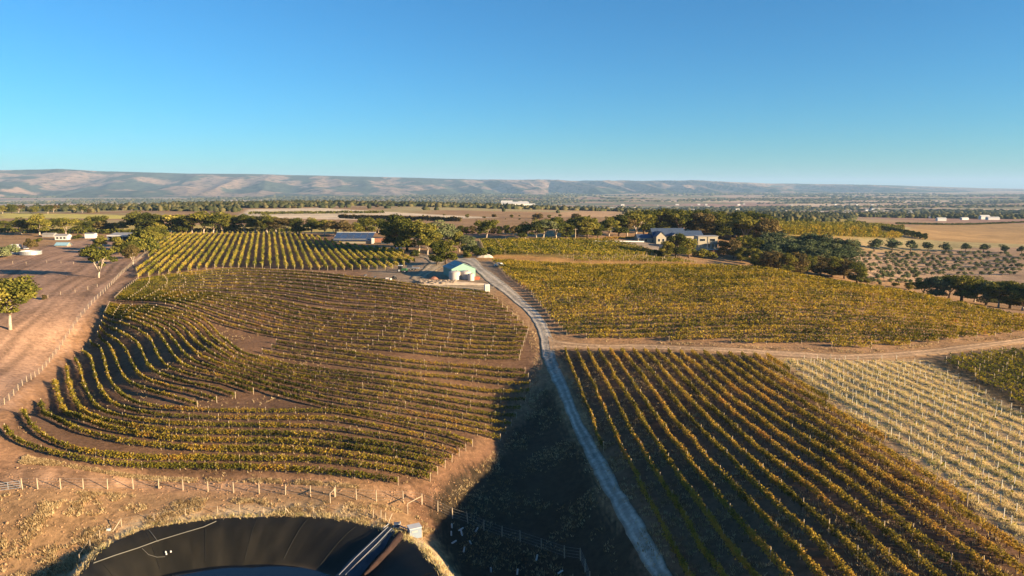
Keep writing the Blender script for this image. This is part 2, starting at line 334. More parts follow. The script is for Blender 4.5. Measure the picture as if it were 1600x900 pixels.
rut = 1+.75*fbm(ac*1.0, al*.035, 1.6, 3); md = inpoly(gx, gy, Z[0][0]) | inpoly(gx, gy, Z[3][0]); col[md] *= rut[md][:,None]
st = np.abs(np.sin(gy*.9+.25*gx))  # faint mown lines on the pale fields
for zi in (16, 20): m_ = inpoly(gx, gy, Z[zi][0]); col[m_] *= (.9+.16*fbm(gx*.1, gy, 25, 2)[m_])[:,None]
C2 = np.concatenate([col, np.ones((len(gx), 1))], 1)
gm = bpy.data.materials.new("ground_soil_and_dry_grass"); gm.use_nodes = True; t = gm.node_tree; b = t.nodes["Principled BSDF"]
b.inputs["Roughness"].default_value = .95; b.inputs["Specular IOR Level"].default_value = .1
ca = t.nodes.new("ShaderNodeAttribute"); ca.attribute_name = "soil"; tc = t.nodes.new("ShaderNodeTexCoord")
def nz_(scale, det, rough=.6):
    q = t.nodes.new("ShaderNodeTexNoise"); q.inputs["Scale"].default_value = scale; q.inputs["Detail"].default_value = det; q.inputs["Roughness"].default_value = rough
    t.links.new(tc.outputs["Object"], q.inputs["Vector"]); return q.outputs["Fac"]
a1, a2, a3 = nz_(.9, 9, .7), nz_(.06, 4), nz_(.006, 3)
s = math_n(t, 'ADD', math_n(t, 'MULTIPLY', a1, 2.0), math_n(t, 'ADD', math_n(t, 'MULTIPLY', a2, 1.2), math_n(t, 'MULTIPLY', a3, .8)))
s = math_n(t, 'MAXIMUM', math_n(t, 'SUBTRACT', s, 1.0), .25)
vm = t.nodes.new("ShaderNodeVectorMath"); vm.operation = 'SCALE'; t.links.new(ca.outputs["Color"], vm.inputs[0]); t.links.new(s, vm.inputs["Scale"])
t.links.new(vm.outputs[0], b.inputs["Base Color"])
bp = t.nodes.new("ShaderNodeBump"); bp.inputs["Strength"].default_value = .55; bp.inputs["Distance"].default_value = .38
t.links.new(nz_(1.6, 9, .75), bp.inputs["Height"]); t.links.new(bp.outputs[0], b.inputs["Normal"])
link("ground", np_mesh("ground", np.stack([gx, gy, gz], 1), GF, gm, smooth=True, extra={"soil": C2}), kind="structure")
# ------------------------------------------------------------------ far range
prof = np.array([(-500,262),(-200,265),(0,266),(60,265),(100,263.5),(160,267),(300,271),(400,272),(600,276.5),(750,280.5),(850,281),(900,282.5),(1000,282.5),(1080,282),(1200,286.5),(1350,288.5),(1450,291.5),(1600,296),(1800,300),(2200,301)], float)
ha = np.linspace(-52, 52, 800); ht = np.linspace(0, 1.6, 110)
HA, HT = np.meshgrid(np.radians(ha), ht)
px_ = 800+np.tan(HA)*F
Dr = np.interp(px_, [0, 800, 1600], [10500, 13000, 17500])           # ridge distance
Db = np.interp(px_, [0, 800, 1600], [6600, 9500, 13500])             # foot
pt = np.interp(px_, prof[:,0], prof[:,1])
yr_ = (450-pt)/F; ztop = CAMZ+Dr*(-sp+yr_*cp)/(cp+yr_*sp)
Dh = Db+(Dr-Db)*HT; hx = np.sin(HA)*Dh/np.cos(HA); hy = Dh
fx, fy = hx.ravel(), hy.ravel()
rise = np.where(HT < 1, HT**1.25, 1-(HT-1)*.9)
ridged = 1-np.abs(fbm(fx+fy*.5, fy*.35, 1300, 4)).reshape(HT.shape)*2.2
fine = fbm(fx, fy, 420, 5).reshape(HT.shape)
env = np.sin(np.clip(HT, 0, 1)*math.pi)**.7
spur = 1-np.abs(fbm(fx+fy*.25, fy*.12, 620, 3)).reshape(HT.shape)*3.2
spw = np.interp(px_, [700, 880, 1300, 1700], [.10, .7, .6, .45])
hz = -86+(ztop+86)*(rise+env*(ridged-.55)*.19+env*(spur-.5)*spw)+fine*26*np.clip(HT*3, 0, 1)*np.clip(1.15-HT, .12, 1)
hm = bpy.data.materials.new("hills_dry_grass_and_scrub"); hm.use_nodes = True; t = hm.node_tree; b = t.nodes["Principled BSDF"]
b.inputs["Roughness"].default_value = .95; b.inputs["Specular IOR Level"].default_value = 0
ca = t.nodes.new("ShaderNodeAttribute"); ca.attribute_name = "soil"; tc = t.nodes.new("ShaderNodeTexCoord"); mp = t.nodes.new("ShaderNodeMapping"); mp.inputs["Scale"].default_value = (1, .5, 2.5); t.links.new(tc.outputs["Object"], mp.inputs[0])
nz = t.nodes.new("ShaderNodeTexNoise"); nz.inputs["Scale"].default_value = .011; nz.inputs["Detail"].default_value = 6; nz.inputs["Roughness"].default_value = .75; t.links.new(mp.outputs[0], nz.inputs["Vector"])
rp = ramp(t, [(.36,(.12,.15,.10)),(.43,(.6,.6,.52)),(.52,(1.1,1.05,1.0))]); t.links.new(nz.outputs["Fac"], rp.inputs[0])
mxx = t.nodes.new("ShaderNodeVectorMath"); mxx.operation = 'MULTIPLY'; t.links.new(ca.outputs["Color"], mxx.inputs[0]); t.links.new(rp.outputs[0], mxx.inputs[1]); t.links.new(mxx.outputs[0], b.inputs["Base Color"])
scr = fbm(fx, fy*.55, 800, 5)*1.1+fbm(fx*.7, fy*.5, 240, 5)*2.6+.12+np.interp(px_.ravel(), [500, 850], [.22, 0])
scr = scr+np.clip(HT.ravel()-.78, 0, 1)*2.2-np.interp(px_.ravel(), [700, 900, 1300, 1600], [.1, 1.5, .9, .6])*(HT.ravel() > .25)+.25*(HT.ravel() < .3)
k = sstep(-.05, .25, scr)[:,None]
dry = np.array((.27,.195,.15))*(1+.25*fbm(fx, fy, 900, 2)[:,None]); scrub = np.array((.06,.075,.055))
hc = dry*(1-k)+scrub*k
ii, jj = np.meshgrid(np.arange(len(ht)-1), np.arange(len(ha)-1), indexing='ij'); q = (ii*len(ha)+jj).ravel(); na2 = len(ha)
link("hills", np_mesh("hills", np.stack([fx, fy, hz.ravel()], 1), np.stack([q, q+1, q+na2+1, q+na2], 1), hm, smooth=True,
     extra={"soil": np.concatenate([hc, np.ones((len(fx), 1))], 1)}), kind="structure")
# ------------------------------------------------------------------ roads
rm = (.40,.345,.28)
def ribbon(name, L, Rr, m, lift, step=1.5, wob=.25):
    L3 = smooth_poly(np.array([at(*p)[:2] for p in L]), .5); R3 = smooth_poly(np.array([at(*p)[:2] for p in Rr]), .5)
    nn = int(max(np.linalg.norm(np.diff(L3, axis=0), axis=1).sum(), 10)/step)
    def even(P): s = np.linspace(0, 1, len(P)); q = np.linspace(0, 1, nn); return np.stack([np.interp(q, s, P[:,k]) for k in (0,1)], 1)
    L3, R3 = even(L3), even(R3); w_ = (R3-L3)/np.linalg.norm(R3-L3, axis=1)[:,None]
    L3 = L3+w_*n1(np.arange(nn)*.7, 0)[:,None]*wob; R3 = R3+w_*n1(np.arange(nn)*.7, 1)[:,None]*wob
    K = 13; V = []; Cc = []
    for k in range(K):
        f_ = k/(K-1); P = L3+(R3-L3)*f_; z = h(P[:,0], P[:,1])+fbm(P[:,0], P[:,1], 9, 3)*.12+lift
        if k in (0, K-1): z = z-.3
        tr_ = math.exp(-((f_-.28)/.09)**2)+math.exp(-((f_-.72)/.09)**2); z = z-.06*tr_+fbm(P[:,0]*3, P[:,1]*3, 2, 2)*.03
        V.append(np.column_stack([P, z])); ed = math.exp(-(min(f_, 1-f_)/.1)**2); br = .8+.42*tr_-.25*ed*(1+.8*n1(np.arange(nn)*.9+k, 2))+.12*n1(np.arange(nn)*.5+k*3.3, 1)
        Cc.append(np.column_stack([m[0]*br, m[1]*br*(1-.03*ed), m[2]*br*(1-.12*ed), np.ones(nn)]))
    V = np.stack(V, 1).reshape(-1, 3); Cc = np.stack(Cc, 1).reshape(-1, 4); i, j = np.meshgrid(np.arange(nn-1), np.arange(K-1), indexing='ij'); q = (i*K+j).ravel()
    me = np_mesh(name, V, np.stack([q, q+1, q+K+1, q+K], 1), gm, smooth=True, extra={"soil": Cc}); return link(name, me, kind="structure")
RL = [(700,405),(728,412),(736,418),(758,439),(787,460),(823,490),(839,520),(845,547),(847,560),(864,600),(886,650),(897,675),(920,725),(947,775),(972,825),(1000,875),(1030,925)]
RR = [(745,403),(752,411),(757,418),(787,439),(811,460),(844,490),(862,520),(868,547),(871,560),(887,600),(907,650),(922,675),(952,725),(980,775),(1012,825),(1040,875),(1068,925)]
ribbon("gravel_road", RL, RR, rm, .11)
TU = [(856,524),(880,533),(940,538),(1000,538),(1100,542),(1200,547),(1300,553),(1350,552),(1450,545),(1520,537),(1600,527),(1720,512)]
TD = [(860,550),(890,546),(940,546),(1000,547),(1100,550),(1200,556),(1300,564),(1350,563),(1450,556),(1520,548),(1600,537),(1720,522)]
ribbon("farm_track", TU, TD, (.46,.30,.175), .15)
yard = (.38,.29,.19)
ribbon("yard_path", [(630,400),(655,402),(668,410),(650,428),(640,436),(672,447),(730,452),(765,455)], [(662,398),(690,402),(700,411),(682,424),(668,433),(690,441),(738,445),(775,447)], yard, .14, 1.5, .5)
# ------------------------------------------------------------------ vine rows
post_me = MB().box((0,0,.95), (.07,.07,1.9)).mesh("post", M['post'])
endpost_me = MB().tube([(0,0,0),(0,0,1.75)], .065, 6).mesh("post", M['post'])
stake_me = MB().box((0,0,.6), (.08,.08,1.2)).mesh("stake", M['stake'])
ROWS = []
def vine_row(P2, m, dens, size, hmin=.65, hmax=1.75, width=.34, post_step=6.0, label="", group="", post_h=1.9, single=True, seed=0, gap=.05, trunks=True, endposts=True, pmat='post', clump=.2, tn=.12):
    """P2: 2-D polyline on the ground"""
    P = resample(P2, .5); L = .5*(len(P)-1)
    if L < 4: return None
    z = h(P[:,0], P[:,1]); base = np.array((P[0,0], P[0,1], z[0])); T = np.gradient(P, axis=0); T /= np.linalg.norm(T, axis=1)[:,None]
    root = empty("vine_row", base, label, "vine row", group)
    sidx = np.arange(len(P))*.5
    cnt = int(L*dens); s = rng.uniform(0, L, cnt); vig = .85+clump*n1(s/1.7+seed*13.1, 0)+.2*n1(s/9+seed*7.7, 1)
    keep = rng.uniform(0, 1, cnt) < np.clip(vig-gap, .12, 1); s = s[keep]; vig = vig[keep]
    px = np.interp(s, sidx, P[:,0]); py = np.interp(s, sidx, P[:,1]); pz = np.interp(s, sidx, z); tx = np.interp(s, sidx, T[:,0]); ty = np.interp(s, sidx, T[:,1])
    u = rng.beta(1.6, 1.4, len(s)); hh_ = hmin+(hmax-hmin)*u*(.72+.32*vig)
    shoot = rng.uniform(size=len(s)) < .05; hh_[shoot] += rng.uniform(.1, .4, shoot.sum())
    off = rng.normal(0, 1, len(s))*width*(.7+.5*n1(s/1.3+seed*3.3, 2))*np.where(shoot, .3, 1)
    C = np.stack([px-ty*off, py+tx*off, pz+hh_], 1)-base
    V, Fc = cards(C, size, .3)
    tint = np.clip(.45+.22*n1(s/1.8+seed*5.1, 3)+.25*n1(s/11+seed*17, 2)+rng.normal(0, tn, len(s)), 0, 1)
    link("foliage", np_mesh("foliage", V, Fc, m, tint=np.repeat(tint, 4)), root, kind="stuff")
    ps = np.arange(0, L+.01, post_step); ps[-1] = L if L-ps[-1] < post_step*.5 else ps[-1]
    if L-ps[-1] > 1: ps = np.append(ps, L)
    ppx = np.interp(ps, sidx, P[:,0]); ppy = np.interp(ps, sidx, P[:,1]); ppz = np.interp(ps, sidx, z)
    mbp = MB(); sc = post_h/1.9
    for i, (x, y, zz) in enumerate(zip(ppx, ppy, ppz)):
        end = endposts and i in (0, len(ps)-1); q = Vector((x, y, zz-.05))-Vector(base)
        if single and math.hypot(x, y) < 175:
            o = link("post", endpost_me if end else post_me, root, loc=q); o.scale = (1, 1, sc*(1 if not end else 1.1)); o.rotation_euler = (random.uniform(-.05,.05), random.uniform(-.05,.05), random.uniform(0, 3))
        else: mbp.box((q.x, q.y, q.z+post_h/2), (.13,.13,post_h))
    if mbp.v: mbp.build("posts", M[pmat], root, kind="stuff")
    if trunks:
        ts = np.arange(1, L, 1.9); tp = MB(); X = np.interp(ts, sidx, P[:,0]); Yv = np.interp(ts, sidx, P[:,1]); Zv = np.interp(ts, sidx, z)
        for x, y, zz in zip(X, Yv, Zv): tp.box((x-base[0], y-base[1], zz-base[2]+.42), (.09,.09,.9), x)
        if tp.v: tp.build("vine_trunks", M['vinetrunk'], root, kind="stuff")
    ROWS.append(root); return root
def clip_line(o, d, poly, tmax=400, step=.5):
    s = np.arange(-tmax, tmax, step); x = o[0]+d[0]*s; y = o[1]+d[1]*s; m = inpoly(x, y, poly); out = []
    k = 0
    while k < len(s):
        if m[k]:
            e = k
            while e+1 < len(s) and m[e+1]: e += 1
            if (e-k)*step > 6: out.append(np.array([(x[k], y[k]), (x[e], y[e])]))
            k = e+1
        else: k += 1
    return out
def block(poly, azd, spacing, lab, group, side, **kw):
    """parallel rows; lab has {o}; ordinals count from the near/left end or the other, whichever is closer"""
    P = [np.asarray(p) for p in poly]; a = R(azd); d = np.array((math.sin(a), math.cos(a))); nrm = np.array((math.cos(a), -math.sin(a)))
    pr = [p@nrm for p in P]; lo, hi = min(pr), max(pr); rows = []
    k = lo+spacing*.5
    while k < hi:
        segs = clip_line(nrm*k+d*(np.mean([p@d for p in P])), d, P)
        if segs: rows.append(max(segs, key=lambda q: np.linalg.norm(q[1]-q[0])))
        k += spacing
    N = len(rows)
    for i, r_ in enumerate(rows):
        o = ordw(i+1)+" "+lab+" "+side[0] if i < (N+1)//2 else ordw(N-i)+" "+lab+" "+side[1]
        pts = resample(r_, 6); pts[1:-1] += nrm*rng.normal(0, .12, (len(pts)-2, 1))
        vine_row(pts, label=o, group=group, seed=i*3+len(ROWS), **kw)
    return N
G1 = "vine rows of the wavy contour block"
K = [ # guide rows of the contour block, top to bottom, with the number of rows from one guide to the next
 ([(214,441),(260,433),(310,427),(360,423),(410,424),(490,429),(562,437),(655,449),(700,454),(764,461)], 8),
 ([(192,458),(230,457),(290,459),(350,463),(400,468),(440,475),(500,487),(560,493),(700,506),(826,516)], 7),
 ([(180,470),(240,473),(280,481),(320,497),(345,507),(378,516),(420,526),(470,534),(550,545),(670,556),(811,563)], 0)]
K2 = [
 ([(172,478),(230,482),(270,489),(305,497),(328,511),(348,532),(375,553),(420,567),(520,584),(640,598),(828,614)], 6),
 ([(165,492),(205,503),(234,515),(249,526),(261,544),(273,562),(291,577),(318,585),(355,595),(400,609),(460,626),(520,641),(562,648),(655,664),(748,681),(782,689)], 0)]
K3 = [([(162,500),(195,510),(220,522),(236,535),(249,563),(264,578),(288,587),(315,595),(360,604),(396,616)], 3),
      ([(153,525),(171,544),(181,565),(188,583),(198,598),(213,607),(237,616),(270,625),(309,637)], 0)]
K4 = [([(141,538),(156,547),(163,565),(167,583),(174,601),(192,622),(225,637),(270,643),(340,646),(440,647),(526,648),(565,654),(640,671),(704,686),(738,698)], 3),
      ([(104,577),(108,600),(113,620),(128,645),(152,659),(200,670),(260,678),(340,681),(480,685),(560,695),(640,707),(706,722)], 3),
      ([(36,648),(48,668),(70,688),(105,704),(150,714),(220,721),(300,722),(400,723),(480,724),(570,733),(640,744),(672,752)], 1),
      ([(8,674),(25,692),(58,706),(100,717),(150,727),(220,734),(300,735),(400,737),(480,741),(560,749),(622,758)], 0)]
CT = []
def interp_rows(KS):
    for (a, nn), (b_, _) in zip(KS[:-1], KS[1:]):
        Wa, Wb = [smooth_poly(np.array([at(*p)[:2] for p in q]), .5) for q in (a, b_)]
        def ev(P): s = np.linspace(0, 1, len(P)); q = np.linspace(0, 1, 160); return np.stack([np.interp(q, s, P[:,k]) for k in (0,1)], 1)
        Wa, Wb = ev(Wa), ev(Wb)
        for i in range(nn): CT.append(Wa+(Wb-Wa)*i/nn)
    CT.append(ev(smooth_poly(np.array([at(*p)[:2] for p in KS[-1][0]]), .5)))
for ks in (K, K2, K3, K4): interp_rows(ks)
# rows that fill the gap under the second guide family, right of the bare wedge
for a_ in ([(432,538),(480,546),(560,557),(640,568),(740,577),(820,583)], [(425,546),(480,555),(560,566),(640,577),(740,586),(825,592)], [(410,553),(470,564),(560,576),(640,588),(740,597),(828,603)]):
    CT.append(smooth_poly(np.array([at(*p)[:2] for p in a_]), .5))
CT.sort(key=lambda P: -P[len(P)//2, 1])
for i, P in enumerate(CT):
    N = len(CT); lab = ("curving vine row, %s down from the dirt path by the upper block" % ordw(i+1)) if i < N//2 else ("curving vine row, %s up from the bottom wire fence" % ordw(N-i))
    vine_row(P, M['vine_wavy'], *((80, .28, .45, 1.12, .2) if i < 17 else (88, .27, .42, 1.2, .2) if np.mean(P[:,1]) > 136 else (105, .29, .38, 1.38, .28)), 6.0, lab, G1, 1.55, True, i*3+1, .08)
NB = block(W((205,437),(262,367),(470,366),(520,378),(560,386),(625,392),(652,410),(610,421),(520,423),(420,419),(345,418)), -19, 3.1, "straight vine row of the far upper block, counting", "straight vine rows of the upper block", ("from the left fence", "from the tractor"),
  m=M['vine_yel'], dens=34, size=.48, hmin=.4, hmax=1.8, width=.34, post_step=7, single=False, trunks=False)
block(W((874,550),(1000,551),(1208,560),(1340,662),(1600,860),(1680,960),(1078,960),(1040,880),(985,780),(940,700),(905,620)), -2.5, 2.8, "rust and gold vine row in foreground block, counting", "rust and gold vine rows right of the road", ("from the gravel road", "from the young vines"),
  m=M['vine_rust'], dens=110, size=.26, hmin=.4, hmax=1.5, width=.22, post_step=6.5, single=True, gap=.12)
block(W((1470,563),(1620,548),(1800,535),(1800,700),(1610,645)), 3, 3.2, "dark green vine row at the right edge, counting", "dark green vine rows below the track", ("from the young vines", "from the far right"),
  m=M['vine_green'], dens=30, size=.36, hmin=.5, hmax=1.6, width=.5, post_step=6.5, single=True)
g0, g1 = at(900, 532)[:2], at(1480, 533)[:2]; gaz = math.degrees(math.atan2(*(g1-g0)))
block(W((766,408),(790,432),(830,462),(860,500),(890,529),(1000,533),(1200,541),(1350,546),(1450,539),(1600,521),(1800,500),(1600,497),(1400,456),(1200,423),(1000,417)), gaz, 3.1, "golden vine row on the hill, counting", "golden vine rows on the hill right of the road", ("from the hilltop", "from the farm track"),
  m=M['vine_gold'], dens=46, size=.42, hmin=.4, hmax=1.5, width=.5, post_h=1.6, post_step=9, single=False, trunks=False, gap=.06, clump=.3, tn=.07)
block(W((748,377),(955,377),(1000,387),(1030,398),(960,402),(760,399)), 92, 3.6, "green vine row in block left of the winery, counting", "green vine rows left of the winery", ("from the tree line", "from the dry strip"),
  m=M['vine_green'], dens=12, size=.75, hmin=.4, hmax=1.8, width=.7, post_step=9, single=False, trunks=False, gap=0)
block(W((880,403),(1060,404),(1090,412),(900,409)), 93, 4.2, "small dotted vine row below the winery trees, counting", "small vine rows below the winery", ("from the green block", "from the hilltop"),
  m=M['vine_green'], dens=7, size=.6, hmin=.2, hmax=1.2, width=.3, post_step=9, single=False, trunks=False)
# young vines: rows of white stakes
YP = W((1222,563),(1450,566),(1608,655),(1720,740),(1720,930),(1605,850),(1350,662)); a = R(-1); d_ = np.array((math.sin(a), math.cos(a))); nr_ = np.array((math.cos(a), -math.sin(a)))
pr = [p@nr_ for p in YP]; kk = min(pr)+1.6; yr = []
while kk < max(pr):
    sg = clip_line(nr_*kk+d_*120, d_, YP)
    if sg: yr.append(max(sg, key=lambda q: np.linalg.norm(q[1]-q[0])))
    kk += 3.2
nst = 0
for i, r_ in enumerate(yr):
    N = len(yr); lab = (ordw(i+1)+" row of white staked young vines, counting from the rust vines") if i < (N+1)//2 else (ordw(N-i)+" row of white staked young vines, counting from the right edge")
    P = resample(r_, 2.1); P = P+d_*random.uniform(-1, 1)+rng.normal(0, .15, P.shape); z = h(P[:,0], P[:,1]); root = empty("young_vine_row", (P[0,0], P[0,1], z[0]), lab, "vine row", "rows of young staked vines"); far_ = MB(); cl = []
    for (x, y), zz in zip(P, z):
        if random.random() < .12: continue
        q = (x-P[0,0]+random.gauss(0,.12), y-P[0,1]+random.gauss(0,.15), zz-z[0]-.03)
        if x/y < .74:
            o = link("stake", stake_me, root, loc=q); sz = random.uniform(.85, 1.35); o.scale = (1,1,sz); o.rotation_euler = (random.gauss(0,.05), random.gauss(0,.05), random.random())
        else: far_.box((q[0], q[1], q[2]+.65), (.085,.085,1.3))
        nst += 1
        for _ in range(5): cl.append((q[0]+random.gauss(0,.25), q[1]+random.gauss(0,.35), q[2]+random.uniform(.1, .7)))
    if far_.v: far_.build("stakes", M['stake'], root, kind="stuff")
    V, Fc = cards(np.array(cl), .35, .3); link("young_foliage", np_mesh("young_foliage", V, Fc, M['vine_green'], tint=np.repeat(rng.uniform(.1, .9, len(cl)), 4)), root, kind="stuff")
# ------------------------------------------------------------------ dry grass
def tufts(name, pts, hgt, m, per=6, spread=.28, label=None, lean=.5):
    n_ = len(pts); pts = np.repeat(pts, per, 0); hs = np.repeat(np.asarray(hgt)*np.ones(n_), per)*rng.uniform(.6, 1.2, len(pts))
    a = rng.uniform(0, 2*math.pi, len(pts)); r = rng.uniform(0, spread, len(pts)); b0 = pts+np.stack([np.cos(a)*r, np.sin(a)*r, np.zeros(len(pts))-.04], 1)
    th = rng.uniform(0, 2*math.pi, len(pts)); w_ = .03+.035*rng.uniform(size=len(pts)); dx = np.stack([np.cos(th)*w_, np.sin(th)*w_, np.zeros(len(pts))], 1)
    tip = b0+np.stack([np.cos(a)*hs*lean, np.sin(a)*hs*lean, hs], 1)
    V = np.stack([b0-dx, b0+dx, tip], 1).reshape(-1, 3); ti = np.repeat(np.repeat(rng.uniform(.1, 1, n_), per), 3)
    link(name, np_mesh(name, V, np.arange(len(V)).reshape(-1, 3), m, tint=ti), kind="stuff", label=label)
def scatter(poly, n_, dens=None):
    P = np.array([p[:2] for p in poly]); lo, hi = P.min(0), P.max(0); q = rng.uniform(lo, hi, (n_, 2)); q = q[inpoly(q[:,0], q[:,1], poly)]
    if dens is not None: q = q[dens(q[:,0], q[:,1])]
    q = q[damS(q[:,0], q[:,1]) > 1.015]
    return np.column_stack([q, h(q[:,0], q[:,1])])
cl_ = lambda th, sc: (lambda x, y: fbm(x, y, sc, 3)+rng.normal(0, .12, len(x)) > th)
g_a = scatter(W((0,775),(200,772),(400,780),(640,800),(680,830),(640,850),(480,808),(400,808),(250,822),(160,860),(120,930),(-100,960),(-100,790)), 30000, cl_(.16, 3.2))
g_b = scatter(W((40,712),(120,728),(200,741),(400,748),(560,760),(560,766),(400,754),(200,747),(30,724)), 9000, cl_(-.15, 3))
tufts("dry_grass_tufts", np.vstack([g_a, g_b]), .36, M['straw'], 9, .3, "clumps of straw coloured dry grass round the dam and fence")
tufts("grass_under_the_vines", scatter(W((874,548),(1210,560),(1600,860),(1680,960),(1050,960)), 26000, cl_(.05, 3)), .38, M['straw'], 6, .35, "straw coloured grass between the vine rows in the foreground")
M['pale_straw'] = leafmat("pale_dry_grass", [(0,(.34,.28,.10)),(.2,(.60,.46,.22)),(.8,(.82,.66,.36)),(1,(.36,.36,.10))], .45, .1, .35)
tufts("long_grass_on_dam_rim", scatter([(DC[0]+math.cos(t_)*float(damR(t_))*1.07, DC[1]+math.sin(t_)*float(damR(t_))*1.07) for t_ in np.linspace(0, 2*math.pi, 60)], 14000), .55, M['pale_straw'], 7, .35, "pale long grass along the rim of the dam")
yq = []
for r_ in yr:
    L_ = np.linalg.norm(r_[1]-r_[0]); k_ = int(L_*17); f_ = rng.uniform(0, 1, k_); q_ = r_[0]+(r_[1]-r_[0])*f_[:,None]; q_ = q_+nr_*(rng.normal(0, .42, k_)+random.uniform(.2,.5)*n1(f_*L_/3+random.uniform(0,900), 1))[:,None]; yq.append(q_)
yq = np.vstack(yq); yq = np.column_stack([yq, h(yq[:,0], yq[:,1])])
tufts("pale_grass_among_stakes", yq, .36, M['pale_straw'], 8, .32, "pale cream grass along the rows of staked young vines")
tufts("pale_grass_between_rows", scatter(W((1215,560),(1450,563),(1700,710),(1700,940),(1340,662)), 16000, cl_(-.1, 2.5)), .25, M['pale_straw'], 6, .35, "sparse pale grass between the staked rows")
tufts("grass_below_golden_rows", scatter(W((870,529),(1000,534),(1200,543),(1350,548),(1600,524),(1600,529),(1350,553),(1200,548),(1000,538)), 9000, cl_(.0, 4)), .5, M['straw'], 5, .4, "dry grass along the upper edge of the farm track")
tufts("grass_in_contour_block", np.vstack([scatter(W((205,437),(500,430),(765,460),(835,560),(640,757),(200,738),(5,690),(140,520)), 16000, cl_(.15, 8)), scatter(W((760,455),(800,478),(838,525),(845,560),(835,640),(820,640),(835,560),(820,510),(790,480)), 3500), scatter(W((850,600),(780,700),(690,790),(720,900),(980,930),(940,760),(880,640)), 9000, cl_(.05, 5))]), .38, M['straw'], 4, .3, "dry grass growing through the wavy vine block")
def clods(name, pts, sz, m, label):
    n_ = len(pts); a = np.arange(5)*2*math.pi/5; base = np.concatenate([np.column_stack([np.cos(a), np.sin(a), np.zeros(5)-.3]), np.column_stack([np.cos(a+.5)*.6, np.sin(a+.5)*.6, np.full(5, .55)])])
    V = base[None]*(sz*rng.lognormal(0, .45, n_))[:,None,None]*rng.uniform(.6, 1.3, (n_, 10, 3)); V += pts[:,None,:]
    f = []
    for k in range(5): l = (k+1) % 5; f += [(k, l, 5+l), (k, 5+l, 5+k)]
    f += [(5, 6, 7), (5, 7, 8), (5, 8, 9)]; f = np.array(f)
    link(name, np_mesh(name, V.reshape(-1, 3), (f[None]+np.arange(n_)[:,None,None]*10).reshape(-1, 3), m), kind="stuff", label=label)
clods("soil_clods", np.vstack([scatter(W((-100,735),(60,730),(400,748),(640,765),(690,760),(690,850),(480,806),(250,820),(120,900),(-100,960)), 9000), scatter(W((0,636),(200,420),(150,400),(-200,560)), 5000), scatter(W((640,757),(800,660),(840,560),(860,600),(780,720),(690,790)), 2500)]), .07, mat("soil_clod", (.36,.21,.11), .95, .3, 1), "earth clods and stones lying on the bare soil")
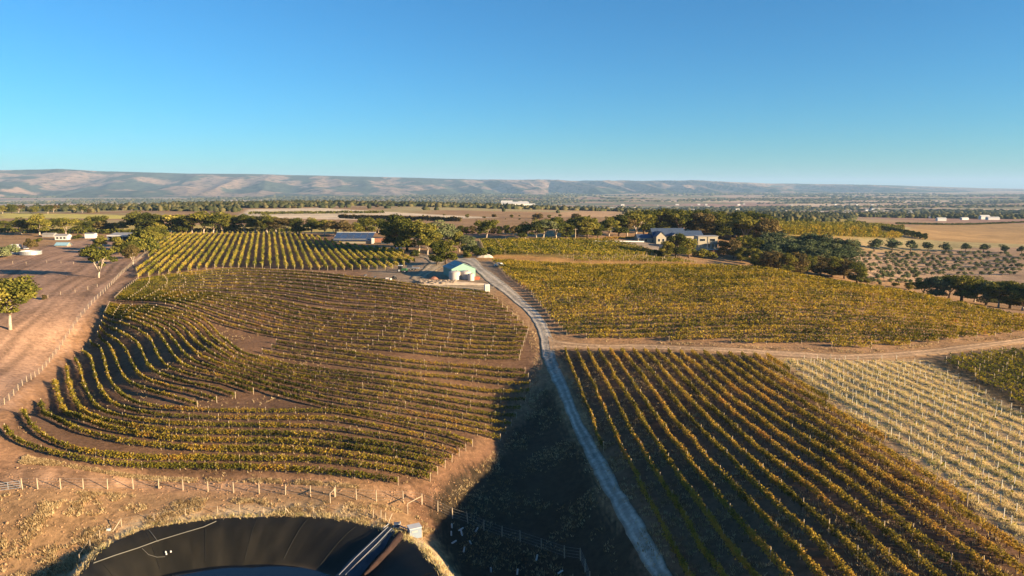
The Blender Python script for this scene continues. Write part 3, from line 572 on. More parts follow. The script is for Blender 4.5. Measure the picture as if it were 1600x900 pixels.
# ------------------------------------------------------------------ trees
def tree_meshes(kind, seed):
    rs = random.Random(seed); g = np.random.default_rng(seed); Ht = 10.0
    tr = MB(); lobes = []
    if kind == 'gum':
        nl = rs.randint(5, 7); fork = rs.uniform(1.4, 2.6); bend = (rs.uniform(-.4,.4), rs.uniform(-.4,.4))
        tr.tube([(0,0,-.3),(bend[0]*.3,bend[1]*.3,fork*.5),(bend[0],bend[1],fork)], [.3,.24,.2], 7)
        for k in range(nl):
            a = 2*math.pi*(k+rs.uniform(-.3,.3))/nl; L = rs.uniform(1.6, 3.4); zt = rs.uniform(4.6, 7.6)
            e = (bend[0]+math.cos(a)*L, bend[1]+math.sin(a)*L, zt); m_ = (bend[0]+math.cos(a)*L*.45, bend[1]+math.sin(a)*L*.45, fork+(zt-fork)*.55)
            tr.tube([(bend[0],bend[1],fork-.1), m_, e], [.14,.1,.05], 5)
            lobes.append((e, rs.uniform(1.3, 2.0)))
            for _ in range(4):
                a2 = a+rs.uniform(-.8,.8); r2 = L*rs.uniform(.4, 1.35); e2 = (bend[0]+math.cos(a2)*r2, bend[1]+math.sin(a2)*r2, zt+rs.uniform(-2.2, 1.5))
                tr.tube([m_, e2], [.06,.025], 4); lobes.append((e2, rs.uniform(.9, 1.55)))
        lobes.append(((bend[0], bend[1], 8.2), 1.8)); flat = .8; per = 190; sz = .46
    elif kind in ('dark', 'pine', 'brown'):
        tr.tube([(0,0,-.3),(.1,0,3),(0,.1,7)], [.4,.3,.12], 6)
        for k in range(26):
            a = rs.uniform(0, 6.28); zz = rs.uniform(1.7, 8.6); rr_ = 3.1*math.sqrt(max(.05, 1-((zz-4.8)/4.6)**2))*rs.uniform(.4, 1)
            lobes.append(((math.cos(a)*rr_, math.sin(a)*rr_, zz), rs.uniform(1.2, 1.9))); tr.tube([(0,0,zz*.6),(math.cos(a)*rr_*.8, math.sin(a)*rr_*.8, zz)], [.12,.04], 4)
        flat = .8; per = 180; sz = .46
    elif kind == 'olive':
        tr.tube([(0,0,-.3),(.2,0,2),(0,.1,4)], [.4,.35,.2], 5)
        for k in range(9):
            a = rs.uniform(0, 6.28); rr_ = rs.uniform(0, 3.4); lobes.append(((math.cos(a)*rr_, math.sin(a)*rr_, rs.uniform(3, 7.3)), rs.uniform(1.8, 2.7)))
        flat = .85; per = 75; sz = 1.1
    else:
        tr.tube([(0,0,-.2),(.1,0,2),(.3,.1,4)], [.3,.2,.1], 5)
        for k in range(12):
            a = rs.uniform(0, 6.28); rr_ = rs.uniform(0, 5.5); lobes.append(((math.cos(a)*rr_, math.sin(a)*rr_, rs.uniform(1.5, 7.5-rr_*.5)), rs.uniform(1.8, 2.9)))
        flat = .8; per = 110; sz = .9
    C = []; O = []; T_ = []
    for (c, r) in lobes:
        k = int(per*(r/1.4)**1.6) if kind != 'olive' else per
        v = g.normal(size=(k, 3)); v /= np.linalg.norm(v, axis=1)[:,None]; rad_ = r*g.uniform(.45, 1.08, k)**.6
        v[:,2] = np.where(v[:,2] < -.3, v[:,2]*.5, v[:,2])
        C.append(np.array(c)+v*rad_[:,None]*np.array((1,1,flat))); O.append(v); T_.append(np.clip(rs.uniform(.25, .75)+g.normal(0, .16, k), 0, 1))
    C, O, T_ = np.vstack(C), np.vstack(O), np.concatenate(T_)
    V, Fc = cards(C, sz, .15, 1, O, .45)
    return tr, V, Fc, T_
PROTO = {}
def proto(kind, leaf, var):
    key = (kind, leaf, var)
    if key not in PROTO:
        tr, V, Fc, T_ = tree_meshes(kind, hash_(kind)*10+var)
        PROTO[key] = (tr.mesh("trunk", M['bark'] if kind == 'gum' else M['bark_dark'], True), np_mesh("crown", V, Fc, M[leaf], tint=np.repeat(T_, 4)))
    return PROTO[key]
def hash_(s): return sum(ord(c)*(i+3) for i, c in enumerate(s)) % 97
TREES = 0
def tree(p, hgt, kind, leaf, label, group=None, wide=1.0, name=None):
    global TREES; TREES += 1
    tm, cm = proto(kind, leaf, TREES % (4 if kind == 'gum' else 3))
    nm = name or {'gum':'gum_tree','olive':'olive_tree','pine':'pine_tree','bush':'bush'}.get(kind, 'tree')
    x, y = p[0], p[1]; z = H(x, y)
    o = empty(nm, (x, y, z), label, "bush" if kind == 'bush' else "tree", group, random.uniform(0, 6.28)); s = hgt/(10.0 if kind != 'bush' else 9.0); o.scale = (s*wide, s*wide, s)
    link("trunk", tm, o); link("crown", cm, o); return o
def tpx(px, base, top, kind, leaf, label, group=None, wide=1.0, Y=None, name=None):
    p = at(px, base) if Y is None else onY(px, Y)
    ztop = pY(px, top, p[1])[2]; return tree(p, max(1.2, ztop-p[2]), kind, leaf, label, group, wide, name)
tpx(16,515,431,'gum','gum',"big leafy gum tree standing alone at the left edge of the paddock",wide=1.2)
tpx(154,434,379,'gum','gum',"spreading gum tree with pale forked trunk beside the long fence",wide=1.15)
tpx(208,414,380,'gum','brown',"thin greyish tree touching the long fence below the barn trees",wide=.9)
tpx(226,396,354,'bush','gum',"tall bushy tree leaning over the fence at the upper block corner",wide=.9,name='tree')
tpx(240,388,352,'dark','gum',"dense olive tree at the top end of the long fence",wide=1)
tpx(214,392,362,'dark','dark',"dark tree shading the open barn",wide=1.1)
tpx(158,392,366,'gum','gum',"slim gum tree in front of the cream farm shed",wide=1.1)
tpx(6,402,378,'bush','olive',"grey green bush cut off by the left edge, near the low tank",wide=1.1)
tpx(47,389,370,'bush','brown',"bare brownish shrub between tank and cottage",wide=.7)
tpx(68,468,459,'bush','brown',"low scrubby bush under the left gum tree",wide=.8)
tpx(60,378,370,'bush','gum',"low yellowish shrubs beside the farm cottage",wide=1.2)
tpx(122,374,365,'bush','dark',"dark round shrub left of the cream farm shed",wide=1.1)
tpx(205,405,375,'dark','dark',"dark tree below the open barn roof",wide=1.2)
tpx(186,398,368,'dark','gum',"full olive tree between the cream shed and the fence trees",None,1.2)
tpx(252,380,350,'dark','gum',"round olive tree at the very top of the long fence",None,1.1)
tpx(1112,404,392,'bush','gum',"low bush at the foot of the winery terrace",None,1.1)
tpx(1030,400,388,'bush','dark',"dark bush under the small cottage",None,1.0)
lineL = [(8,363,343,'dark','dark'),(34,367,338,'gum','gum'),(62,369,332,'gum','gum'),(83,363,340,'gum','gum'),(103,367,339,'gum','gum'),(124,364,341,'dark','gum'),(138,364,344,'dark','dark'),(152,362,336,'gum','gum'),(170,362,341,'bush','brown'),(192,363,344,'gum','gum'),(213,363,328,'gum','dark'),(228,364,331,'dark','dark'),(246,364,333,'gum','gum'),(262,364,331,'bush','gum'),(284,364,340,'dark','dark'),(300,364,333,'gum','gum'),(318,364,328,'gum','gum'),(333,364,330,'gum','dark'),(348,364,329,'gum','gum'),(366,363,334,'dark','gum'),(382,364,333,'gum','dark'),(398,364,336,'gum','gum'),(418,366,332,'gum','gum'),(432,366,338,'gum','brown'),(447,366,339,'gum','brown'),(463,366,338,'dark','dark'),(487,367,338,'gum','gum'),(507,368,342,'gum','gum'),(523,370,344,'gum','brown'),(539,371,342,'gum','brown'),(556,370,346,'gum','gum'),(573,367,337,'dark','gum'),(592,366,340,'gum','dark')]
for i, (a, b_, c, k, l) in enumerate(lineL):
    N = len(lineL)
    lab = "%s tree from the left in the row behind the upper block" % ordw(i+1) if i < 17 else "tree of the long row, %s left of the big dark clump" % ordw(N-i)
    tpx(a, b_, c, k, l, lab, "row of trees behind the farm and upper block", 1.4)
for i in range(20):
    px = 4+i*13.5+random.uniform(-4, 4); tpx(px, 0, 319+random.uniform(-2, 6)+i*.25, ('gum','dark','gum')[i % 3], ('gum','dark','brown','gum')[i % 4], "%s tree from the left in the far row beyond the yellow field" % ordw(i+1), "far trees beyond the yellow field", 1.4, Y=880+random.uniform(-60, 60))
for i in range(34):
    px = 290+i*21+random.uniform(-7, 7); Y_ = 700+random.uniform(-40, 60) if px > 640 else 1130+random.uniform(-60, 60)
    tpx(px, 0, (334 if px > 640 else 320)+random.uniform(-2, 4), ('dark','gum','bush')[i % 3], ('gum','dark','brown')[i % 3], "%s tree from the left in the broken belt across the middle fields" % ordw(i+1), "broken tree belt across the middle fields", 1.5, Y=Y_, name='tree')
for i, (px, tp) in enumerate([(700,343),(722,346),(744,345),(770,343),(790,347),(812,341),(835,338),(865,340),(930,340),(955,341),(975,338)]):
    tpx(px, 0, tp, ('bush','dark','gum')[i % 3], ('brown','gum','dark')[i % 3], "%s from the left of the loose trees on the middle fields" % ordw(i+1), "loose trees on the middle fields", 1.3, Y=640+random.uniform(-40, 60), name='tree')
clump = [(619,388,333,'dark','dark',1.2,"tall dark tree at the left end of the clump above the shed"),(636,392,338,'dark','dark',1.1,"second dark tree of the clump, over the silver car"),(654,397,341,'gum','gum',1.1,"gum with pale trunks in the middle of the clump"),(668,398,352,'gum','gum',1.1,"yellowish gum above the gravel drive"),(684,392,341,'gum','olive',1.2,"pale green gum at the back of the clump"),(697,413,371,'dark','gum',1.25,"round bushy tree directly behind the green shed"),(683,414,376,'dark','dark',1.0,"dark tree hugging the round one behind the shed"),(706,388,348,'gum','olive',1.1,"light green tree right of the clump centre"),(718,394,360,'gum','gum',1.1,"olive gum leaning to the green vine block"),(732,397,366,'dark','olive',1.2,"grey green tree at the right end of the clump"),(745,402,380,'bush','dark',1.0,"dark low bush beside the pale earth mound"),(733,403,389,'bush','gum',1.0,"round yellowish bush left of the earth mound"),(768,400,383,'bush','dark',1.1,"low dark bush at the corner of the green vines"),(648,402,388,'bush','dark',.8,"dark shrub at the foot of the pale trunks"),(604,372,350,'dark','dark',1,"small dark tree between blue roofed shed and clump")]
for a, b_, c, k, l, wd, lab in clump: tpx(a, b_, c, k, l, lab, None, wd)
hl = [(708,354),(719,351),(729,353),(739,352),(749,354),(760,350),(771,353),(781,352),(792,350),(802,352)]
for i, (a, c) in enumerate(hl): tpx(a, 367, c, 'dark', 'dark' if i % 3 else 'brown', "%s dark tree in the clipped row behind the green block" % ordw(i+1), "dark tree row behind the green vine block", 1.05)
r2 = [(760,374,342,'gum','gum'),(814,374,351,'dark','dark'),(820,373,345,'gum','gum'),(838,374,341,'gum','dark'),(849,374,342,'gum','olive'),(869,373,337,'gum','dark'),(885,372,347,'dark','dark'),(902,370,336,'dark','dark'),(918,372,337,'dark','gum'),(934,371,345,'dark','dark'),(951,370,337,'gum','gum'),(967,369,334,'dark','dark'),(980,369,336,'gum','brown')]
for i, (a, b_, c, k, l) in enumerate(r2): tpx(a, b_, c, k, l, "%s tree from the left in the belt behind the green vines" % ordw(i+1), "trees behind the green vine block", 1.35)
tpx(993,369,327,'gum','gum',"tall gum with a forked white trunk left of the winery",None,1.25)
wl = []
for i in range(24):
    px = 1006+i*8.2; wl.append((px, 470+(i*37 % 50), 327+4*math.sin(i*1.7)+i*.25, ('dark','gum','dark')[i % 3], ('dark','gum','dark','gum','dark','brown')[i % 6]))
for i, (a, Y, c, k, l) in enumerate(wl): tpx(a, 0, c, k, l, "tree in the dark wood behind the winery, %s from its left end" % ordw(i+1), "dark wood behind the winery", 1.3, Y=Y)
fr = [(1056,403,363,'dark','dark',1.1,"biggest tree in front of the winery wall"),(1042,402,374,'dark','gum',1.0,"left tree of the three before the winery"),(1076,403,369,'dark','gum',1.1,"olive tree in front of the cream winery wing"),(1098,403,384,'bush','gum',1.0,"round bush below the winery terrace"),
 (1130,402,374,'dark','brown',1.0,"brown tree right of the winery terrace"),(1146,407,371,'dark','brown',1.0,"second brown tree right of the winery terrace"),(1162,403,366,'gum','gum',1.0,"gum behind the brown trees by the winery"),(1158,413,384,'dark','gum',1.1,"olive tree on the slope below the brown trees"),(1176,420,385,'dark','gum',1.1,"olive tree at the hill foot left of dark pines"),(1180,404,370,'dark','dark',1.0,"dark tree between winery gums and pines")]
for a, b_, c, k, l, wd, lab in fr: tpx(a, b_, c, k, l, lab, None, wd, Y=(None if a < 1110 else 400-abs(b_-400)*1.5))
rs = random.Random(4); ks = 0
RN = ("back row", "second row", "third row", "front row")
for row, (Y, x0, x1, top0, top1, stepx) in enumerate([(440,1200,1320,364,370,20),(410,1190,1330,370,381,21),(380,1200,1338,379,395,21),(350,1188,1345,392,408,19)]):
    px = x0; kr = 0
    while px <= x1:
        kr += 1
        f = (px-x0)/(x1-x0); top = top0+(top1-top0)*f*f+rs.uniform(-3, 3); ks += 1
        tpx(px, 0, top, 'pine' if row < 3 else 'dark', 'pine' if row < 3 else ('gum','brown')[ks % 2], ("round dark green pine, %s from the left in the %s of the stand" % (ordw(kr), RN[row])) if row < 3 else ("olive brown tree, %s from the left along the front of the pine stand" % ordw(kr)),
            "dense stand of dark pines" if row < 3 else "front trees of the pine stand", 1.5 if row < 3 else 1.3, Y=Y+rs.uniform(-8, 8)); px += stepx+rs.uniform(-2, 2)
er = [(1355,436,345),(1375,440,350),(1398,441,345),(1420,440,345),(1442,434,330),(1462,430,320),(1482,428,325),(1502,426,315),(1522,429,320),(1541,436,310),(1560,438,300),(1578,437,300),(1597,440,290),(1615,438,290),(1640,440,290)]
for i, (a, c, Y) in enumerate(er): tpx(a, 0, c, ('gum','dark')[i % 2], ('gum','olive','gum','gum')[i % 4], "%s tree from the left behind the falling hill edge at right" % ordw(i+1), "trees behind the right hill edge", 1.35, Y=Y)
og = [(1318,391,373),(1337,392,374),(1366,393,370),(1394,392,369),(1423,393,373),(1450,393,376),(1478,394,377),(1508,394,378),(1537,394,379),(1569,395,380),(1596,397,383)]
for i, (a, b_, c) in enumerate(og): tpx(a, b_, c, 'olive', 'pine', "%s round tree from the left in the top row of the orchard" % ordw(i+1), "round trees along the top of the orchard", 1.15, name='orchard_tree')
oa, ob = 0, 0
for r_i in range(9):
    py = 398+r_i*4.6+r_i*r_i*.12; nx = 27
    cr = 0
    for c_i in range(nx):
        px = 1342+c_i*10+((r_i*4) % 10)+rs.uniform(-2, 2)
        if px > 1610 or rs.random() < .15: continue
        if py > 433 and px > 1440: continue
        cr += 1; hgt = rs.uniform(2.4, 3.8); p = at(px, py+rs.uniform(-.6, .6)); oa += 1
        tree(p, hgt, 'olive', 'olive', "young olive tree, %s from the left in the %s row down of the orchard" % (ordw(cr), ordw(r_i+1)), "young olive trees in the pale orchard", 1.5)
# hedge rows of tall yellowish trees
def hedge(pts, hgt, m, label, group, name="hedge", width=3.0, dens=26, size=1.5):
    P = resample(np.array([p[:2] for p in pts]), 2.0); L = 2.0*(len(P)-1); n_ = int(L*dens); s = rng.uniform(0, L, n_); si = np.arange(len(P))*2.0
    x = np.interp(s, si, P[:,0]); y = np.interp(s, si, P[:,1]); z = hraw(x, y); u = rng.uniform(0, 1, n_)**.7
    hh_ = hgt*(.85+.15*n1(s/4, 0)+.1*n1(s/17, 1)); th = rng.uniform(0, 6.28, n_); rw = width*.5*(1-.45*u)*rng.uniform(.6, 1, n_)
    b0 = np.array((P[0,0], P[0,1], z[0])); C = np.stack([x+np.cos(th)*rw, y+np.sin(th)*rw, z+.2+u*hh_], 1)-b0
    V, Fc = cards(C, size, .2); ti = np.clip(.5+.25*n1(s/5, 2)+rng.normal(0, .15, n_), 0, 1)
    o = empty(name, b0, label, "hedge", group); link("foliage", np_mesh("foliage", V, Fc, m, tint=np.repeat(ti, 4)), o, kind="stuff")
    tb = MB()
    for q in P[::3]: tb.box((q[0]-b0[0], q[1]-b0[1], H(*q)-b0[2]+hgt*.2), (.3,.3,hgt*.5))
    tb.build("stems", M['bark_dark'], o, kind="stuff"); return o
HG = "windbreak hedges beyond the pines"
for i, (a, b_, hgt, mm, lab) in enumerate([((1195,362),(1375,364),7,'vine_green',"yellow green windbreak hedge nearest the pines"),((1225,366),(1408,372),7,'vine_green',"long yellow green hedge running to the pale field"),((1200,356),(1330,355),6,'gum',"olive hedge behind the yellow ones"),((1325,354),(1412,359),6,'gum',"short olive hedge by the pale field corner"),((1205,347),(1270,348),5,'dark',"short dark hedge at the back left"),((1320,352),(1352,353),6,'dark',"dark block of hedge at the back middle"),((1376,360),(1448,375),6,'dark',"dark hedge sloping down to the orchard"),((1400,350),(1600,348),3,'dark',"thin dark hedge along the pale field top")]):
    hedge([at(*a), at(*b_)], hgt, M[mm], lab, HG)
hedge([at(-150,366), at(260,364)], 3.2, M['dark'], "dark hedge under the tree row left of the upper block", "dark hedges behind the upper block", dens=14)
hedge([at(275,362), at(470,363)], 2.6, M['dark'], "dark hedge along the top of the upper block", "dark hedges behind the upper block", dens=14)
hedge([at(590,364), at(700,368)], 2.2, M['brown'], "brownish hedge left of the clipped tree row", "dark hedges behind the upper block", dens=14)
hedge([at(530,341), at(720,346)], 4, M['brown'], "brown hedge below the pale hill field", "hedges of the middle fields", dens=16, size=2.2)
hedge([at(390,335), at(600,333)], 3, M['dark'], "dark hedge line on the pale hill field", "hedges of the middle fields", dens=10, size=2)
# ------------------------------------------------------------------ woodland masses of the valley (nobody could count them)
def blobs(name, x, y, rad_, hgt, m, label, zf=None):
    n_ = len(x); z = gz_at(x, y); a = np.arange(5)*2*math.pi/5; ring = np.stack([np.cos(a), np.sin(a)], 1)
    base = np.concatenate([np.column_stack([ring*.8, np.full(5, .0)]), np.column_stack([ring@np.array([[math.cos(.6),math.sin(.6)],[-math.sin(.6),math.cos(.6)]]), np.full(5, .55)]), [[0,0,1.0]]])
    V = base[None]*np.stack([rad_, rad_, hgt], 1)[:,None,:]; V = V*rng.uniform(.75, 1.25, V.shape); V[:,:,0] += x[:,None]; V[:,:,1] += y[:,None]; V[:,:,2] += (z-1)[:,None]
    f = []
    for k in range(5): l = (k+1) % 5; f += [(k, l, 5+l), (k, 5+l, 5+k), (5+k, 5+l, 10)]
    f = np.array(f); Fa = (f[None]+np.arange(n_)[:,None,None]*11).reshape(-1, 3)
    link(name, np_mesh(name, V.reshape(-1, 3), Fa, m, tint=np.repeat(rng.uniform(.1, .9, n_), 11)), kind="stuff", label=label)
def gz_at(x, y):
    r = np.hypot(x, y); return hraw(x, y)+np.where(r > 1500, fbm(x, y, 900, 3)*14*sstep(1500, 4000, r), 0)
def vall(n_, Y0, Y1, th, sc, pw=1.0):
    Yv = np.exp(rng.uniform(math.log(Y0), math.log(Y1), n_)); px = rng.uniform(-120, 1720, n_); X = (px-800)/F*Yv
    k = fbm(X*.4, Yv, sc, 4)+rng.normal(0, .1, n_) > th; return X[k], Yv[k], px[k]
x, y, px = vall(42000, 600, 2600, .0, 240)
clear = np.zeros(len(x), bool)
for P in [z_[0] for z_ in Z[16:]]: clear |= inpoly(x, y, P)
clear |= (px < 375) & (y < 760)
clear |= (px > 375) & (px < 650) & (y < 1080)
clear |= (y < 820) & (px > 640)
clear |= (y < 1000) & (px > 640) & (fbm(x, y, 120, 2) < .1)
clear |= (y < 1500) & (px > 1330)
x, y = x[~clear], y[~clear]; blobs("woodland", x, y, rng.uniform(3, 7, len(x))*np.clip(y/1100, .7, 1.2), rng.uniform(5, 10, len(x)), M['wood_far'], "wooded country between the pale fields in the middle distance")
x, y, px = vall(30000, 2600, 6500, .17, 420); blobs("valley_trees", x, y, rng.uniform(7, 18, len(x)), rng.uniform(6, 12, len(x)), M['wood_far'], "scattered tree belts over the hazy valley floor")
x, y, px = vall(20000, 6500, 11500, .14, 700); blobs("distant_trees", x, y, rng.uniform(14, 40, len(x)), rng.uniform(9, 17, len(x)), M['wood_far'], "blue hazed tree belts at the foot of the range")
# ------------------------------------------------------------------ dam
lm = mat("black_dam_liner", (.011,.010,.007), .6, .35, .25, bump=.6, spec=.2)
nb = 280; ss = np.concatenate([[1.06, 1.02], np.linspace(1.0, .22, 90)]); th = np.linspace(0, 2*math.pi, nb, endpoint=False)
TH, S_ = np.meshgrid(th, ss); RR = damR(TH)*S_; lx, ly = DC[0]+np.cos(TH)*RR, DC[1]+np.sin(TH)*RR
lz = damprof(S_)+.06+fbm((TH*16).ravel(), (S_*3).ravel(), 1.0, 2).reshape(S_.shape)*.05*(S_ < 1.01)+.10*np.exp(-((S_-1.02)/.03)**2); lz[0] = DAMZ-.3
i, j = np.meshgrid(np.arange(len(ss)-1), np.arange(nb), indexing='ij'); k2 = (j+1) % nb
LF = np.stack([i*nb+j, i*nb+k2, (i+1)*nb+k2, (i+1)*nb+j], -1).reshape(-1, 4)
dam = empty("dam_lining", (DC[0], DC[1], DAMZ), "black plastic lining of the round farm dam at the bottom edge", "dam liner")
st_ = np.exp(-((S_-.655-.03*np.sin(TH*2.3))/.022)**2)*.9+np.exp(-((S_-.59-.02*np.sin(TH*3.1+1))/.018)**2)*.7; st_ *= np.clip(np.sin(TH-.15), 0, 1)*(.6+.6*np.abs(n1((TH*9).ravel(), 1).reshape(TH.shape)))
dust = np.clip(fbm((TH*22).ravel(), (S_*9).ravel(), 1.5, 4).reshape(S_.shape)*.012+.004, 0, .02)
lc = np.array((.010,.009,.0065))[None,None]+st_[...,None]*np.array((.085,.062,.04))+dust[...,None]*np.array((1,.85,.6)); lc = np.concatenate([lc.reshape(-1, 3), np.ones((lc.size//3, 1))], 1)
t = lm.node_tree; ca = t.nodes.new("ShaderNodeAttribute"); ca.attribute_name = "soil"; t.links.new(ca.outputs["Color"], t.nodes["Principled BSDF"].inputs["Base Color"])
Vl = np.stack([lx.ravel()-DC[0], ly.ravel()-DC[1], lz.ravel()-DAMZ], 1)
link("liner_sheet", np_mesh("liner_sheet", Vl, LF, lm, smooth=True, extra={"soil": lc}), dam)
for a_ in np.arange(.25, 3.3, .34):           # welded seams between the sheets
    sm = MB(); pts = []
    for s_ in np.linspace(1.0, .72, 14):
        r_ = float(damR(a_))*s_; pts.append((math.cos(a_)*r_, math.sin(a_)*r_, float(damprof(s_))-DAMZ+.1))
    sm.tube(pts, .03, 4).build("seam", mat("seam_black", (.012,.012,.01), .6, .1, 1) if a_ == .25 else bpy.data.materials["seam_black"], dam)
wm = mat("dark_water", (.004,.007,.012), .06, 0, 1, spec=.5); t = wm.node_tree; b = t.nodes["Principled BSDF"]
nz = t.nodes.new("ShaderNodeTexNoise"); nz.inputs["Scale"].default_value = 1.4; bp = t.nodes.new("ShaderNodeBump"); bp.inputs["Strength"].default_value = .06
t.links.new(nz.outputs["Fac"], bp.inputs["Height"]); t.links.new(bp.outputs[0], b.inputs["Normal"])
WZ = -6.6; wa = MB(); ring = []
for a_ in th[::4]:
    s_ = 1.0
    while damprof(s_)+.1 > WZ: s_ -= .004
    ring.append((DC[0]+math.cos(a_)*float(damR(a_))*(s_+.004), DC[1]+math.sin(a_)*float(damR(a_))*(s_+.004), WZ))
wa.add(ring, [tuple(range(len(ring)))]).build("water", wm, kind="structure")
def on_liner(px, py):
    d = ray(px, py); o = np.array((0,0,CAMZ))
    for Y in np.arange(60, 110, .1):
        q = o+d*(Y/d[1]); s_ = float(damS(q[0], q[1])[0]) if hasattr(damS(q[0], q[1]), '__len__') else float(damS(q[0], q[1]))
        g = float(damprof(s_)) if s_ < 1.02 else DAMZ
        if q[2] < g+.12: return (q[0], q[1], g+.16)
    return tuple(pZ(px, py, DAMZ))
pm = mat("grey_rope", (.13,.125,.11), .8, .1, 1)
o = MB().tube([on_liner(*p) for p in [(146,881),(180,869),(215,857),(246,846),(285,834),(318,824),(338,815)]], .07, 4).build("float_rope", pm); tag(o, "pale rope lying along the black dam liner at left", "rope")
o = MB().tube([on_liner(*p) for p in [(233,829),(240,838),(247,847)]], .05, 4).build("tie_rope", pm); tag(o, "short rope tied from the rim to the long rope", "rope")
o = MB().tube([on_liner(*p) for p in [(222,858),(232,868),(245,871),(258,871)]], .035, 4).build("thin_rope", pm); tag(o, "thin curved line on the liner ending at small floats", "rope")
for i_, (a_, b_) in enumerate([(260,868),(267,864),(259,865)]):
    p = on_liner(a_, b_); o = MB().tube([(0,0,0),(0,0,.22)], [.12,.09], 8).build("float", M['white'], loc=p); tag(o, ["white float at the end of the thin line on the liner","white float set furthest right on the liner","upper left white float on the liner"][i_], "float")
o = MB().tube([on_liner(*p) for p in [(158,858),(150,865),(145,872),(143,878)]], .12, 6).build("black_hose", M['rubber']); tag(o, "thick black hose bent over the left dam rim", "hose")
# sheeted inlet ridge on the right bank
cm = mat("blue_grey_sheeting", (.035,.045,.06), .4, .3, .8, bump=.4); cr = mat("red_soil_bank", (.04,.022,.018), .95, .3, 1.2, bump=.6)
def strip(name, L, Rr, m, lift, label, cat):
    n_ = 16; ev = lambda P: np.stack([np.interp(np.linspace(0, len(P)-1, n_), np.arange(len(P)), np.array(P)[:,k]) for k in range(3)], 1)
    A, B = ev([on_liner(*p) for p in L]), ev([on_liner(*p) for p in Rr]); V = []
    for q in range(n_):
        for k in range(5):
            v = A[q]+(B[q]-A[q])*k/4; V.append((v[0], v[1], v[2]+lift*(math.sin(math.pi*k/4)*1.0)+random.uniform(-.05,.05)))
    V += [(v[0], v[1], v[2]-.4) for v in V]
    Fc = [(q*5+k, q*5+k+1, q*5+k+6, q*5+k+5) for q in range(n_-1) for k in range(4)]
    me = MB().add(V[:n_*5], Fc).mesh(name, m, True); return tag(link(name, me), label, cat)
strip("inlet_sheeting", [(600,826),(575,850),(548,875),(520,905)], [(618,832),(600,858),(580,880),(560,905)], cm, .5, "blue grey sheeting over the inlet running down into the dam", "liner")
strip("red_bank", [(620,833),(604,858),(585,880),(565,905)], [(632,841),(614,860),(592,883),(572,905)], cr, .6, "reddish earth bank beside the inlet sheeting", "earth bank")
for i_, pts in enumerate([[(612,832),(590,856),(565,880),(540,905)],[(606,830),(582,853),(556,878),(530,905)]]):
    o = MB().tube([np.array(on_liner(*p))+(0,0,.55) for p in pts], .04, 5).build("suction_pipe", M['steel']); tag(o, ("right of the two pale pipes lying down the inlet sheeting","left of the two pale pipes lying down the inlet sheeting")[i_], "pipe")
# ------------------------------------------------------------------ fences
def gz0(x, y): return H(x, y)
fpost = MB().tube([(0,0,-.2),(0,0,1.0)], [.09,.08], 7).mesh("post", M['post'])
spost = MB().tube([(0,0,-.1),(0,0,1.0)], .045, 5).mesh("post", M['post'])
def fence(name, pts3, hgt, label, post, nw=4, cat="fence", thin=.012, sc=1.0):
    b0 = pts3[0]; root = empty(name, b0, label, cat)
    for p in pts3:
        o = link("post", post, root, loc=Vector(p)-Vector(b0)); o.scale = (sc, sc, hgt*random.uniform(.95, 1.05)); o.rotation_euler = (random.gauss(0,.02), random.gauss(0,.03), random.random()*3)
    for k in range(nw):
        wb = MB()
        for a_, b_ in zip(pts3[:-1], pts3[1:]):
            z = hgt*(.15+.8*k/max(1, nw-1)); wb.tube([Vector(a_)-Vector(b0)+Vector((0,0,z)), Vector(b_)-Vector(b0)+Vector((0,0,z))], thin, 3, False)
        wb.build("wire", M['wire'], root)
    return root
def ground(px, py): p = at(px, py); return np.array((p[0], p[1], H(p[0], p[1])))
FP = [(35,764),(59,764),(95,764),(130,764),(168,764.5),(208,764),(248,763.5),(286,766),(325,768),(365,769),(405,771),(446,773),(485,775),(524,776),(557,781),(588,783),(630,784),(660,787),(684,799),(707,810),(731,818),(756,829),(784,839),(813,847),(846,858),(882,871),(907,875),(914,893),(921,912)]
fence("wire_fence", [ground(*p) for p in FP], 1.75, "wire fence of round posts crossing between vines and dam", fpost)
lp = smooth_poly(np.array([at(*p)[:2] for p in [(-60,690),(0,636),(51,592),(100,535),(140,480),(170,450),(200,420),(230,396),(262,370)]]), 3.6)
lf = fence("long_fence", [(p[0], p[1], H(*p)) for p in lp], 1.5, "long post and wire fence between dirt paddock and vineyard", fpost, 5, thin=.02, sc=.8)
p2 = smooth_poly(np.array([at(*p)[:2] for p in [(75,466),(100,460),(130,455),(152,449)]]), 5); fence("paddock_fence", [(p[0], p[1], H(*p)) for p in p2], 1.2, "short thin fence from the scrubby bush to the long fence", spost, 2, sc=1.6)
p2 = smooth_poly(np.array([at(*p)[:2] for p in [(20,412),(45,413),(75,411),(115,413)]]), 7); fence("farm_fence", [(p[0], p[1], H(*p)) for p in p2], 1.2, "faint thin fence below the low round tank", spost, 2, sc=1.4)
dfp = [(125,885),(141,858),(156,842),(190,822),(241,813),(290,805),(340,801),(375,799),(412,803),(446,800),(490,799),(537,799)]
fence("dam_fence", [ground(*p) for p in dfp], 1.25, "low thin wire fence round the dam rim", spost, 2, sc=1.2)
p2 = smooth_poly(np.array([at(*p)[:2] for p in [(268,364.5),(380,364),(470,365)]]), 9); fence("top_fence", [(p[0], p[1], H(*p)) for p in p2], 1.5, "pale fence along the top of the straight upper block", fpost, 2)
